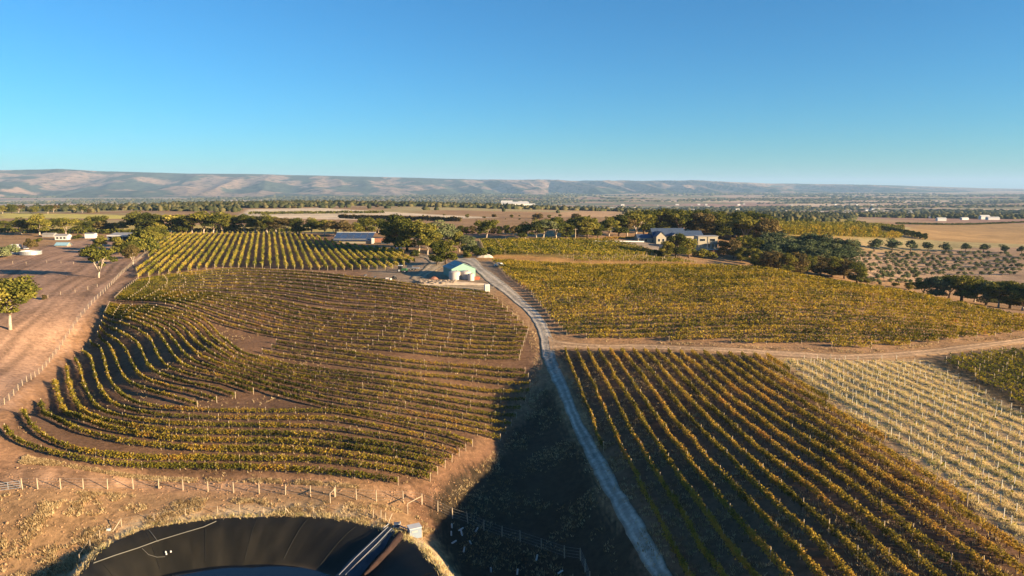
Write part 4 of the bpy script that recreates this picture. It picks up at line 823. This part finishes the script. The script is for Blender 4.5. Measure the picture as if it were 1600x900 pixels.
def stay(name, A, B, hA, label, diag=False):
    a_, b_ = ground(*A), ground(*B); root = empty(name, a_, label, "fence stay"); d = Vector(b_)-Vector(a_)
    MB().tube([(0,0,-.1),(0,0,hA)], .08, 6).build("post", M['post'], root); MB().tube([d+Vector((0,0,-.1)), d+Vector((0,0,hA))], .08, 6).build("post", M['post'], root)
    MB().tube([(0,0,hA-.03), d+Vector((0,0,hA-.3))], .06, 6).build("rail", M['post'], root)
stay("strainer_frame", (637,803), (659,788.5), 1.7, "wooden strainer frame with top rail at the shadow edge")
stay("strainer_frame", (516,786), (523,777), 1.6, "smaller strainer frame standing in the dry grass")
for (a_, b_), lab in (((595,812),"leaning pale post left of the dam pump"),((602,818),"second pale post left of the dam pump"),((583,811),"thin stake in the grass above the dam corner"),((659,846),"pale post right of the pump cabinet")):
    g = ground(a_, b_); o = link("marker_post", fpost, None, lab, "post", None, None, g); o.scale = (.9,.9,1.5); o.rotation_euler = (.04,.05,0)
def brace(A, B, hh_, lab):
    a_, b_ = ground(*A), ground(*B); o = MB().tube([(0,0,0), Vector(b_)-Vector(a_)+Vector((0,0,hh_))], .06, 5).build("brace", M['post'], loc=a_); tag(o, lab, "brace")
brace((606,823),(613,816),1.3,"leaning timber brace beside the dam pump"); brace((453,799),(446,799),.9,"short diagonal brace on the dam fence"); brace((176,831),(189,822),1.0,"pinkish timber brace on the left dam rim")
o = MB().box((0,0,.15),(.5,.35,.3),.3).build("white_drum", M['white'], loc=ground(170,829)); tag(o, "small white drum lying on the left dam rim", "drum")
# farm gate at far left
ga, gb = ground(-28,772), ground(34,764); root = empty("farm_gate", ga, "pale steel pipe gate cut by the left edge of the frame", "gate"); d = Vector(gb)-Vector(ga); dn = d.normalized()
for z in (.25, .6, .95, 1.3): MB().tube([dn*.2+Vector((0,0,z)), d-dn*.2+Vector((0,0,z))], .04, 6).build("rail", M['steel'], root)
for f_ in (.03, .33, .66, .97): MB().tube([d*f_+Vector((0,0,.25)), d*f_+Vector((0,0,1.32))], .04, 6).build("upright", M['steel'], root)
# pump cabinet and pump
def cabinet(px, py, w_, dd, hh_, rz, name, label, cat, m, m2):
    g = ground(px, py); root = empty(name, g, label, cat, rz=rz)
    MB().box((0,0,hh_*.5),(w_,dd,hh_)).build("body", m, root); MB().box((0,0,hh_+.05),(w_+.12,dd+.12,.08)).build("lid", m2, root)
    MB().box((w_/2+.02,0,hh_*.52),(.03,dd*.75,hh_*.75)).build("door", m2, root)
    MB().box((-w_*.1,-dd/2-.02,hh_*.72),(w_*.5,.03,hh_*.2)).build("vent", M['steel'], root); return root
cabinet(648,846,1.7,1.3,1.5,R(25),"pump_cabinet","white metal pump cabinet by the dam","cabinet",mat("cabinet_shaded_white",(.2,.25,.32),.5,.05,1),M['white'])  # white cabinet; grey-blue body colour stands in for shade
g = ground(620,832); root = empty("dam_pump", g, "small pump on a frame at the head of the inlet", "pump")
MB().box((0,0,.35),(.9,.7,.12)).box((.3,.2,.15),(.08,.08,.4)).box((-.3,-.2,.15),(.08,.08,.4)).build("frame", M['steel'], root)
MB().tube([(-.35,0,.7),(.35,0,.7)], .28, 10).build("motor", M['blue'], root); MB().tube([(.35,0,.7),(.5,0,.7),(.5,0,1.1)], .1, 8).build("outlet", M['steel'], root)
a_, b_ = ground(623,832), ground(643,842); o = MB().tube([(0,0,.6), Vector(b_)-Vector(a_)+Vector((0,0,.6))], .09, 7).build("delivery_pipe", M['steel'], loc=a_); tag(o, "steel pipe joining the pump to the white cabinet", "pipe")
a_, b_ = ground(598,838), ground(608,832); o = MB().tube([(0,0,.5), Vector(b_)-Vector(a_)+Vector((0,0,.7))], .06, 6).build("loose_pipe", M['steel'], loc=a_); tag(o, "loose pale pipe end left of the pump", "pipe")
gd = [(706,825,"upper left guard in the cluster below the fence"),(717,829,"guard leaning right beside the upper left one"),(705,837,"guard below the upper left one"),(722,837,"guard at the middle of the cluster"),(743,831,"guard standing apart near the fence"),(706,849,"tilted guard at the lower left of the cluster"),(736,850,"guard at the lower right of the cluster"),(724,863,"lowest guard of the cluster"),(838,875,"single guard near the fence bend"),(872,896,"leaning guard below the fence bend"),(808,898,"guard at the bottom edge"),(767,894,"greenish guard at the bottom edge")]
gm_ = MB().tube([(0,0,-.05),(0,0,.8)], [.13,.11], 8).mesh("tree_guard", M['white'])
for a_, b_, lab in gd:
    o = link("tree_guard", gm_, None, "white plastic tree guard, "+lab, "tree guard", "white tree guards in the dark gully", None, ground(a_, b_)); o.rotation_euler = (random.gauss(0,.2), random.gauss(0,.25), 0)
    if "tilted" in lab or "leaning" in lab: o.rotation_euler = (.3, 1.0, .5)
# ------------------------------------------------------------------ buildings
def gable(root, cx, cy, w_, d_, eave, ridge, wm_, rm_, along='y', over=.3, z0=0, wall="wall", roof="roof"):
    """box walls with gable ends; ridge runs along y or x"""
    a_, b_ = w_/2, d_/2; v = [(-a_,-b_,0),(a_,-b_,0),(a_,b_,0),(-a_,b_,0),(-a_,-b_,eave),(a_,-b_,eave),(a_,b_,eave),(-a_,b_,eave)]
    f = [(0,1,5,4),(1,2,6,5),(2,3,7,6),(3,0,4,7)]
    if along == 'y': v += [(0,-b_,ridge),(0,b_,ridge)]; f += [(4,5,8),(6,7,9)]
    else: v += [(-a_,0,ridge),(a_,0,ridge)]; f += [(7,4,8),(5,6,9)]
    MB().add([(x+cx,y+cy,z+z0) for x,y,z in v], f).build(wall, wm_, root)
    rb = MB(); tk = .12
    if along == 'y':
        for s_ in (-1,1):
            k = (ridge-eave)/a_; e = (s_*(a_+over), eave-k*over)
            V = [(0,-b_-over,ridge+.03),(e[0],-b_-over,e[1]+.03),(e[0],b_+over,e[1]+.03),(0,b_+over,ridge+.03)]
            rb.add([(x+cx,y+cy,z+z0) for x,y,z in V]+[(x+cx,y+cy,z+z0+tk) for x,y,z in V], [(0,1,2,3),(7,6,5,4),(0,4,5,1),(1,5,6,2),(2,6,7,3),(3,7,4,0)])
    else:
        for s_ in (-1,1):
            k = (ridge-eave)/b_; e = (s_*(b_+over), eave-k*over)
            V = [(-a_-over,0,ridge+.03),(-a_-over,e[0],e[1]+.03),(a_+over,e[0],e[1]+.03),(a_+over,0,ridge+.03)]
            rb.add([(x+cx,y+cy,z+z0) for x,y,z in V]+[(x+cx,y+cy,z+z0+tk) for x,y,z in V], [(0,1,2,3),(7,6,5,4),(0,4,5,1),(1,5,6,2),(2,6,7,3),(3,7,4,0)])
    rb.build(roof, rm_, root)
def win(root, x, y, z, w_, hh_, face='-y', name="window"):
    d = .06
    if face == '-y': f = MB().box((x,y-.03,z),(w_+.2,.06,hh_+.2)).build(name, M['white'], root); MB().box((x,y-.08,z),(w_,.05,hh_)).build("pane", M['glass'], f)
    else:
        s_ = -1 if face == '-x' else 1
        f = MB().box((x+s_*.03,y,z),(.06,w_+.2,hh_+.2)).build(name, M['white'], root); MB().box((x+s_*.08,y,z),(.05,w_,hh_)).build("pane", M['glass'], f)
g = ground(716,434); g[1] += 5
root = empty("green_shed", (g[0], g[1], H(g[0], g[1])-.2), "pale green metal shed with gabled front beside three cream tanks", "shed", rz=R(22))
gable(root, 0, 0, 9.0, 10.5, 3.3, 5.2, M['shed'], M['shed_roof'])
for k in range(8): MB().box((-4.55,-4.6+k*1.3,1.6),(.06,.12,3.1)).build("wall_rib", M['shed_roof'], root)
MB().box((-1.3,-5.3,1.45),(3.0,.08,2.9)).build("roller_door", mat("door_green", (.15,.27,.22), .5, .08, 3), root)
MB().box((-2.4,1,4.4),(.9,7,.08)).build("skylight", M['white'], root)
def tank(px, py, r, hh_, label, m=None, name="water_tank"):
    g = ground(px, py); root = empty(name, g, label, "water tank")
    m = m or M['tank']; b_ = MB(); b_.tube([(0,0,0),(0,0,hh_)], r, 28).build("body", m, root)
    MB().tube([(0,0,hh_),(0,0,hh_+.12*r),(0,0,hh_+.22*r)], [r*1.03, r*.75, r*.12], 28).build("roof", m, root)
    for z in np.linspace(.25*hh_, .85*hh_, 3): MB().tube([(0,0,z-.04),(0,0,z+.04)], r*1.015, 28, False).build("rib", m, root)
    MB().tube([(r*.4,0,hh_+.12*r),(r*.4,0,hh_+.2*r+.15)], .28, 12).build("hatch", M['greyroof'], root)
tank(710.5,436.6,2.05,2.7,"large cream water tank at the left of the green shed front")
tank(727.5,435.4,1.95,2.6,"second cream water tank in front of the green shed")
tank(736,438.2,1.15,2.3,"smallest cream water tank at the right corner of the shed")
def crate(px, py, dims, m, name, label, cat, rz=0, lid=None):
    g = ground(px, py); root = empty(name, g, label, cat, rz=rz); MB().box((0,0,dims[2]/2+.05), dims).build("body", m, root)
    MB().box((0,0,dims[2]+.09),(dims[0]+.1,dims[1]+.1,.1)).build("lid", lid or m, root); return root
crate(745,436.5,(1.9,1.3,.8),M['red'],"red_bin","low orange red bin beside the smallest tank","bin",.1)
c = crate(761,456,(1.5,1.5,2.4),M['white'],"portable_toilet","white portable toilet standing beside the gravel road","portable toilet",.25,M['white']); MB().box((.0,-.77,1.2),(.9,.04,2.0)).build("door", M['tank'], c)
wheel_me = {}
def wheel(root, p, r, w_=.25, name="wheel", m=None):
    o = MB().tube([(-w_/2,0,0),(w_/2,0,0)], r, 14).build(name, M['rubber'], root, loc=p); MB().tube([(-w_/2-.02,0,0),(w_/2+.02,0,0)], r*.5, 10).build("rim", m or M['steel'], o)
def car(px, py, rz, body, label, cat="car", L=4.4, Wd=1.8, hh_=1.5, name="parked_car"):
    g = ground(px, py); root = empty(name, g, label, cat, rz=rz); a_, b_ = Wd/2, L/2
    prof_ = [(-b_,.35),(-b_,.85),(-b_*.55,.98),(-b_*.28,hh_),(b_*.55,hh_),(b_*.92,.95),(b_,.9),(b_,.35)]
    V = [(-a_,y,z) for y,z in prof_]+[(a_,y,z) for y,z in prof_]; n_ = len(prof_)
    for i_ in (3,4,3+n_,4+n_): V[i_] = (V[i_][0]*.82, V[i_][1], V[i_][2])
    MB().add(V, [tuple(range(n_)), tuple(range(2*n_-1, n_-1, -1))]+[(i_,i_+n_,(i_+1)%n_+n_,(i_+1)%n_) for i_ in range(n_)]).build("body", body, root)
    MB().box((0,b_*.1,(hh_+.98)/2),(Wd*.93,L*.42,(hh_-.98)*.6)).build("side_window", M['glass'], root)
    for x in (-a_,a_):
        for y in (-b_*.62,b_*.62): wheel(root, (x,y,.34), .34)
    return root
silver = mat("silver_paint", (.5,.55,.6), .25, .03, 1, .5)
car(624,391,R(70),silver,"silver car parked under the dark clump at the vine row ends")
car(1016,376,R(80),M['white'],"white car in the winery car park, leftmost"); car(1024,375.5,R(85),silver,"silver car in the winery car park beside the white one"); car(1020,378.5,R(80),M['blue'],"blue car at the front of the winery car park")
# ute in the golden block
car(781,417,R(60),M['white'],"small white ute standing among the golden vines","ute",4.6,1.8,1.6,"white_ute")
# tractor and spray trailer
g = ground(628,425.5); root = empty("tractor", g, "green tractor with pale wheels beside the straight vine rows", "tractor", rz=R(80))
MB().box((0,-1.1,1.15),(.9,1.9,.8)).box((0,.6,.9),(1.0,1.8,.6)).build("body", M['green'], root); MB().box((0,.6,1.9),(1.3,1.4,1.3)).build("cab", M['glass'], root); MB().box((0,.6,2.62),(1.5,1.6,.14)).build("cab_roof", M['white'], root)
for x in (-.85,.85): wheel(root, (x,.8,.8), .8, .4, m=M['white']); wheel(root, (x,-1.5,.5), .5, .3, m=M['white'])
g = ground(645,422.5); root = empty("farm_trailer", g, "flat pale farm trailer hitched behind the tractor", "trailer", rz=R(85))
MB().box((0,0,1.0),(2.0,5.2,.2)).build("deck", M['steel'], root); MB().box((0,1.2,1.5),(1.6,2,.8)).build("load", M['darkroof'], root); MB().box((0,-3.2,.9),(.15,1.6,.12)).build("drawbar", M['steel'], root)
for x in (-.9,.9): wheel(root, (x,.6,.45), .45); wheel(root, (x,-.6,.45), .45)
g = ground(616,436); root = empty("quad_bike", g, "dark quad bike parked on the dirt path end", "quad bike", rz=.6)
MB().box((0,0,.75),(.7,1.7,.35)).box((0,.1,1.05),(.4,.8,.2)).build("body", M['rubber'], root); MB().tube([(-.4,-.5,1.25),(0,-.55,1.15),(.4,-.5,1.25)], .04, 5).build("handlebar", M['steel'], root)
for x in (-.5,.5): wheel(root, (x,-.65,.35), .35); wheel(root, (x,.65,.35), .35)
for (a_, b_, sz, rz_, lab) in [(605,437,(1.2,.8,.6),.3,"pale box of gear left of the quad bike"),(610,437.6,(.9,.6,.5),1.0,"smaller pale box next to the quad bike"),(586,434,(.9,.6,.4),.2,"dark crate lying on the dirt path"),(571,431,(.8,.6,.35),.6,"dark lump of gear left on the dirt path")]:
    crate(a_, b_, sz, M['tank'] if "pale" in lab else M['darkroof'], "gear_box", lab, "box", rz_)
# earth island with logs and rubble
def rock_mesh(seed, m):
    r_ = random.Random(seed); b_ = MB(); v = []; 
    for k in range(3):
        for q in range(6):
            a_ = q*math.pi/3+k*.5; rr_ = (.9,1,.55)[k]*r_.uniform(.7, 1.15); v.append((math.cos(a_)*rr_, math.sin(a_)*rr_, (0,.35,.75)[k]*r_.uniform(.8,1.2)))
    f = [(k*6+q, k*6+(q+1)%6, (k+1)*6+(q+1)%6, (k+1)*6+q) for k in range(2) for q in range(6)]+[tuple(12+q for q in range(6))]
    return b_.add(v, f).mesh("rock", m)
rks = [rock_mesh(s_, M['stone']) for s_ in range(4)]
mound_m = mat("pale_earth", (.52,.40,.28), .95, .2, .5, bump=.5)
def mound(px, py, rx, ry, hh_, label, m, name="earth_mound"):
    g = ground(px, py); n_ = 26; V = []; 
    for k in range(7):
        s_ = 1-k/6.5
        for q in range(n_):
            a_ = 2*math.pi*q/n_; rr_ = s_*(1+.12*math.sin(3*a_+px)+.08*math.sin(7*a_)); x, y = math.cos(a_)*rx*rr_, math.sin(a_)*ry*rr_
            V.append((x, y, H(g[0]+x, g[1]+y)-g[2]-.25+(hh_+.25)*(1-s_**2)**.8*(1+random.uniform(-.12,.12))))
    f = [(k*n_+q, k*n_+(q+1)%n_, (k+1)*n_+(q+1)%n_, (k+1)*n_+q) for k in range(6) for q in range(n_)]+[tuple(6*n_+q for q in range(n_))]
    tag(MB().add(V, f).build(name, m, smooth=True, loc=g), label, "mound")
mound(700,443.5,14.5,3.6,.7,"oval island of pale earth in the yard before the shed",mound_m,"earth_island")
mound(757,402,4.2,2.5,1.7,"pale grey earth mound at the start of the golden block",mat("grey_rubble", (.45,.4,.35), .95, .2, 1))
mound(679,436,2.5,1.2,.9,"small heap of reddish rubble at the left of the shed shadow",M['brickred'],"rubble_heap")
for k in range(46):
    px_k, py_k = random.uniform(655, 712), random.uniform(440.5, 445.5); g = ground(px_k, py_k); g[2] += .45
    o = link("rubble_stone", rks[k % 4], None, "stone or stump in the rubble on the earth island", "stone", "rubble stones on the earth island", None, g); s_ = random.uniform(.35, .9); o.scale = (s_, s_*.8, s_*.7); o.rotation_euler.z = random.uniform(0, 6)
# long blue roofed shed behind upper block
g = ground(550,381.5); root = empty("long_blue_shed", (g[0], g[1]+6, H(g[0], g[1]+6)), "long shed with shiny blue roof panels behind the upper vines", "shed", rz=R(-3))
Lh = 11.0; MB().box((0,0,1.3),(2*Lh-.6,7,2.6)).build("wall", M['cream'], root)
for k in range(6):
    for r_ in range(3):
        x0 = -Lh+k*2*Lh/6; x1 = x0+2*Lh/6-.15; y0, y1 = -4.6+r_*3.05, -4.6+r_*3.05+2.9; zf = lambda y: 1.9+(y+4.6)*.42
        MB().add([(x0,y0,zf(y0)),(x1,y0,zf(y0)),(x1,y1,zf(y1)),(x0,y1,zf(y1)),(x0,y0,zf(y0)-.1),(x1,y0,zf(y0)-.1),(x1,y1,zf(y1)-.1),(x0,y1,zf(y1)-.1)], [(0,1,2,3),(7,6,5,4),(0,4,5,1),(1,5,6,2),(2,6,7,3),(3,7,4,0)]).build("roof_panel", M['solar'] if (k+r_) % 3 else M['blue'], root)
MB().box((0,4.7,5.75),(2*Lh+.4,.5,.35)).build("ridge_cap", M['white'], root); MB().box((Lh+.4,-4.4,1.6),(.9,.9,3.2)).build("end_column", M['white'], root)
crate(592,378,(6,3,2.2),M['brickred'],"red_brown_hut","low red brown hut right of the blue roofed shed","hut",0,M['darkroof'])
crate(603,381,(5,2.5,1.5),M['darkroof'],"dark_container","low dark container before the clump of trees","container",.1,M['greyroof'])
# winery
g = onY(1040,425); root = empty("winery", (g[0], g[1], g[2]), "winery with large blue grey roofs and cream gables among trees", "building", rz=R(8))
gable(root, 2, 4, 20, 9, 5.0, 8.8, M['cream'], M['blue'], 'x', .5); gable(root, -5, -2.5, 6.0, 7, 4.6, 7.4, M['cream'], M['blue'], 'y', .4, wall="front_wing_wall", roof="front_wing_roof")
gable(root, 4, -1.8, 4.5, 5, 4.2, 6.2, M['cream'], M['blue'], 'y', .4, wall="porch_wall", roof="porch_roof"); gable(root, -13, 3, 9, 7, 3.4, 5.4, M['cream'], M['blue'], 'x', .4, wall="west_wing_wall", roof="west_wing_roof")
gable(root, 16, 3, 14, 8, 4.6, 7.2, M['cream'], M['blue'], 'x', .4, wall="east_wing_wall", roof="east_wing_roof")
for x in (-6.3,-3.7): win(root, x, -6.0, 2.4, 1.2, 1.6)
for x in (3.1,4.9): win(root, x, -4.3, 2.2, 1.0, 1.4)
for x in (-15,-12.5,9,12,15,18): win(root, x, -.5 if x < 0 else -1.0, 2.0, 1.3, 1.5)
MB().box((0,-4.6,3.1),(6,1.6,.15)).build("verandah_roof", M['darkroof'], root)
for x in (-2.6,0,2.6): MB().box((x,-5.3,1.5),(.15,.15,3)).build("verandah_post", M['white'], root)
g = onY(1104,400); zt = pY(1104,369.5,g[1])[2]; zb = pY(1104,389.5,g[1])[2]; hb = min(g[2], zb); Ht_ = zt-zb
root = empty("cream_wing", (g[0], g[1]+3, zb), "two storey cream building with flat roof and terrace right of the winery trees", "building", rz=R(6))
MB().box((0,0,Ht_/2-1.5),(11.5,7,Ht_+3)).build("wall", M['cream'], root); MB().box((0,-.2,Ht_+.15),(12.1,7.6,.3)).build("roof", M['greyroof'], root)
win(root, -3.2, -3.5, Ht_-1.9, 3.0, 1.3); win(root, 2.7, -3.5, Ht_-1.9, 3.0, 1.3); MB().box((-.2,-3.55,Ht_-1.9),(.25,.2,3.6)).build("downpipe", M['darkroof'], root)
MB().box((1.5,-5.2,.1),(10,3.4,.3)).build("terrace_floor", M['white'], root); MB().box((2.2,-4.8,3.25),(7.5,2.8,.15)).build("awning", M['darkroof'], root)
for x in (-1.4,.8,3.0,5.2): MB().box((x,-6.3,1.6),(.25,.25,3.0)).build("terrace_post", M['white'], root)
for x in (-3,0,3,5.5): MB().box((x,-6.6,.75),(1.9,.08,1.0)).build("balustrade", M['cream'], root)
MB().box((1.5,-5.0,-2.0),(9.4,2.8,3.8)).build("base_wall", M['brickred'], root)
g = onY(1040,388); root = empty("cottage", g, "small cream cottage with dark roof left of the big winery tree", "cottage", rz=R(-12))
gable(root, 0, 0, 6, 5, 2.5, 3.9, M['cream'], M['darkroof'], 'x', .6); win(root, -1.2, -2.5, 1.5, .9, .9); win(root, .9, -2.5, 1.5, .9, .9)
a_, b_ = ground(925,377.5), ground(1006,378.5); o = MB().tube([(0,0,.25), Vector(b_)-Vector(a_)+Vector((0,0,.25))], .45, 4).build("white_kerb_wall", M['white'], loc=a_); tag(o, "low white retaining wall along the winery drive", "wall")
hedge([at(945,373), at(1012,373)], 1.0, M['vine_rust'], "low reddish clipped hedge before the winery lawn", None, width=2.5, dens=30, size=.7)
def pole(px, base, top, label):
    g = ground(px, base); hh_ = pY(px, top, g[1])[2]-g[2]; root = empty("power_pole", g, label, "power pole"); MB().tube([(0,0,-.3),(0,0,hh_)], [.28,.2], 8).build("pole", M['post'], root); MB().box((0,0,hh_-.6),(2.2,.14,.14)).build("crossarm", M['post'], root)
    for x in (-.9,0,.9): MB().tube([(x,0,hh_-.5),(x,0,hh_-.25)], .06, 6).build("insulator", M['white'], root)
pole(899,373,357,"pale pole standing at the end of the green vine block")
pole(640,372,352,"thin pole behind the clump of trees")
# left farm
def farmshed(px, py, w_, d_, e, r_, label, name="farm_shed", wm_=None, rm_=None, rz=0, along='x', wins=()):
    g = ground(px, py); root = empty(name, (g[0], g[1]+d_/2, H(g[0], g[1]+d_/2)), label, "shed", rz=rz); gable(root, 0, 0, w_, d_, e, r_, wm_ or M['cream'], rm_ or M['greyroof'], along)
    for x in wins: win(root, x, -d_/2, e*.5, 1.2, 1.0)
    return root
farmshed(138,372.5,5,6,2.6,3.0,"cream farm shed with a blank wall left of the open barn",rz=R(12),wm_=M['white'])
g = ground(192,377); root = empty("open_barn", (g[0], g[1]+4, g[2]), "long open barn with white roof edge and deep shaded bays", "barn", rz=R(-2))
MB().add([(-9,-4,3.1),(9,-4,3.1),(9,4,4.3),(-9,4,4.3),(-9,-4,3.3),(9,-4,3.3),(9,4,4.5),(-9,4,4.5)], [(3,2,1,0),(4,5,6,7),(0,1,5,4),(1,2,6,5),(2,3,7,6),(3,0,4,7)]).build("roof", M['greyroof'], root)
MB().box((0,-4.08,3.15),(18.2,.12,.75)).build("fascia", M['white'], root); MB().box((0,3.9,2.1),(17.8,.15,4.2)).build("back_wall", M['blue'], root)
for s_ in (-1,1): MB().box((s_*8.9,0,1.8),(.15,7.8,3.6)).build("end_wall", M['blue'], root)
for x in (-6,-3,0,3,6): MB().box((x,-3.9,1.55),(.2,.2,3.1)).build("post", M['steel'], root)
farmshed(95,375,7,5,2.4,3.3,"small pale farm cottage with grey iron roof","farm_cottage",wm_=M['white'],rz=R(5),wins=(-2,0,2))
farmshed(75,370.5,7,4,1.6,2.4,"low grey lean-to left of the farm cottage","lean_to",wm_=M['greyroof'])
g = ground(99,385); root = empty("tarpaulin_heap", g, "pale blue tarpaulin over a heap beside the farm cottage", "tarpaulin"); gable(root, 0, 0, 6, 3.5, .9, 2.0, M['stone'], M['tarp'], 'x', .5, wall="stack", roof="tarpaulin")
def caravan(px, py, label):
    g = ground(px, py); root = empty("caravan", g, label, "caravan", rz=.15); MB().box((0,0,1.35),(4.6,2.1,1.9)).build("body", M['white'], root); MB().box((0,0,2.36),(4.3,1.9,.12)).build("roof", M['white'], root); win(root, -1, -1.05, 1.6, 1, .6)
    for x in (-.5,.5): wheel(root, (x,-1.0,.35), .33)
caravan(25,389,"white caravan above the low round tank"); 
crate(41,389,(2,1.6,1.8),M['white'],"white_box_trailer","small white box trailer right of the caravan","trailer",.2)
g = ground(48,397.5); root = empty("low_round_tank", g, "wide low steel tank with pale curved wall at far left", "tank"); MB().tube([(0,0,0),(0,0,1.6)], 4.6, 30, False).build("wall", M['steel'], root)
MB().add([(math.cos(q*math.pi/12)*4.45, math.sin(q*math.pi/12)*4.45, 1.2) for q in range(24)], [tuple(range(24))]).build("water_surface", wm, root); MB().tube([(0,0,1.56),(0,0,1.68)], 4.68, 30, False).build("rim", M['white'], root)
crate(28,396.5,(5,2.5,1.1),M['steel'],"steel_trough","pale steel trough joined to the left of the round tank","trough",.05)
# ------------------------------------------------------------------ far buildings
def farb(px, Y, w_, hh_, label, m='white', rmx='white', d_=None, along='x', grp=None, name="building"):
    X = (px-800)/F*Y; z = float(gz_at(np.array([X]), np.array([float(Y)]))[0]); root = empty(name, (X, Y, z-.5), label, "building", grp, rz=R(random.uniform(-8, 8)))
    gable(root, 0, 0, w_, d_ or w_*.5, hh_, hh_*1.35, M[m], M[rmx], along, .4)
    return root
for px, Y, w_, hh_, lab in [(806,1620,58,11,"long white factory hall at the middle of the valley edge"),(817,1700,22,13,"taller white factory block behind the long hall"),(792,1680,26,13,"white factory shed left of the tall block"),(829,1640,20,9,"small white shed at the right end of the factory"),
    (859,2600,30,14,"white building among trees right of the factory"),(1468,1350,16,5,"cream shed left of the right hand farm sheds"),(1504,1420,14,4,"small pale shed in the middle of the right farm"),(1535,1460,18,7,"large pale farm shed at far right"),(1548,1430,22,5,"long low pale farm shed at far right"),(1452,1500,9,3,"tiny white hut by the far pale field"),
    (12,2600,90,8,"long pale greenhouse roofs far left in the valley"),(310,2300,50,7,"long pale shed roof by the far woods left of centre"),(288,2000,14,5,"white house in the woods left of centre"),(372,1150,18,4,"pale farmhouse roof at the end of the pale hill field"),(565,3300,60,7,"thin pale shed roof far beyond the pale field")]:
    farb(px, Y, w_, hh_, lab)
rs = random.Random(11)
for k in range(90):
    px = rs.uniform(850, 1420); Y = rs.uniform(2600, 4600) if k % 2 else rs.uniform(2200, 3300)
    farb(px, Y, rs.uniform(9, 22), rs.uniform(5, 8), "tiny pale town roof among the valley trees", rs.choice(['white','cream','white']), rs.choice(['white','greyroof','tank','blue']), grp="town houses in the valley", name="town_house")
# ------------------------------------------------------------------ air
hzm = bpy.data.materials.new("haze_air"); hzm.use_nodes = True; t = hzm.node_tree; t.nodes.remove(t.nodes["Principled BSDF"])
pv = t.nodes.new("ShaderNodeVolumePrincipled"); pv.inputs["Color"].default_value = (.42,.66,1,1); pv.inputs["Density"].default_value = 4.4e-5; pv.inputs["Anisotropy"].default_value = 0.0
t.links.new(pv.outputs[0], t.nodes["Material Output"].inputs["Volume"])
MB().box((0, 9000, 120), (62000, 62000, 560)).build("haze", hzm, kind="stuff")
print("rows", len(ROWS), "stakes", nst, "trees", TREES, "objects", len(bpy.data.objects), "tris", sum(len(m.polygons) for m in bpy.data.meshes))
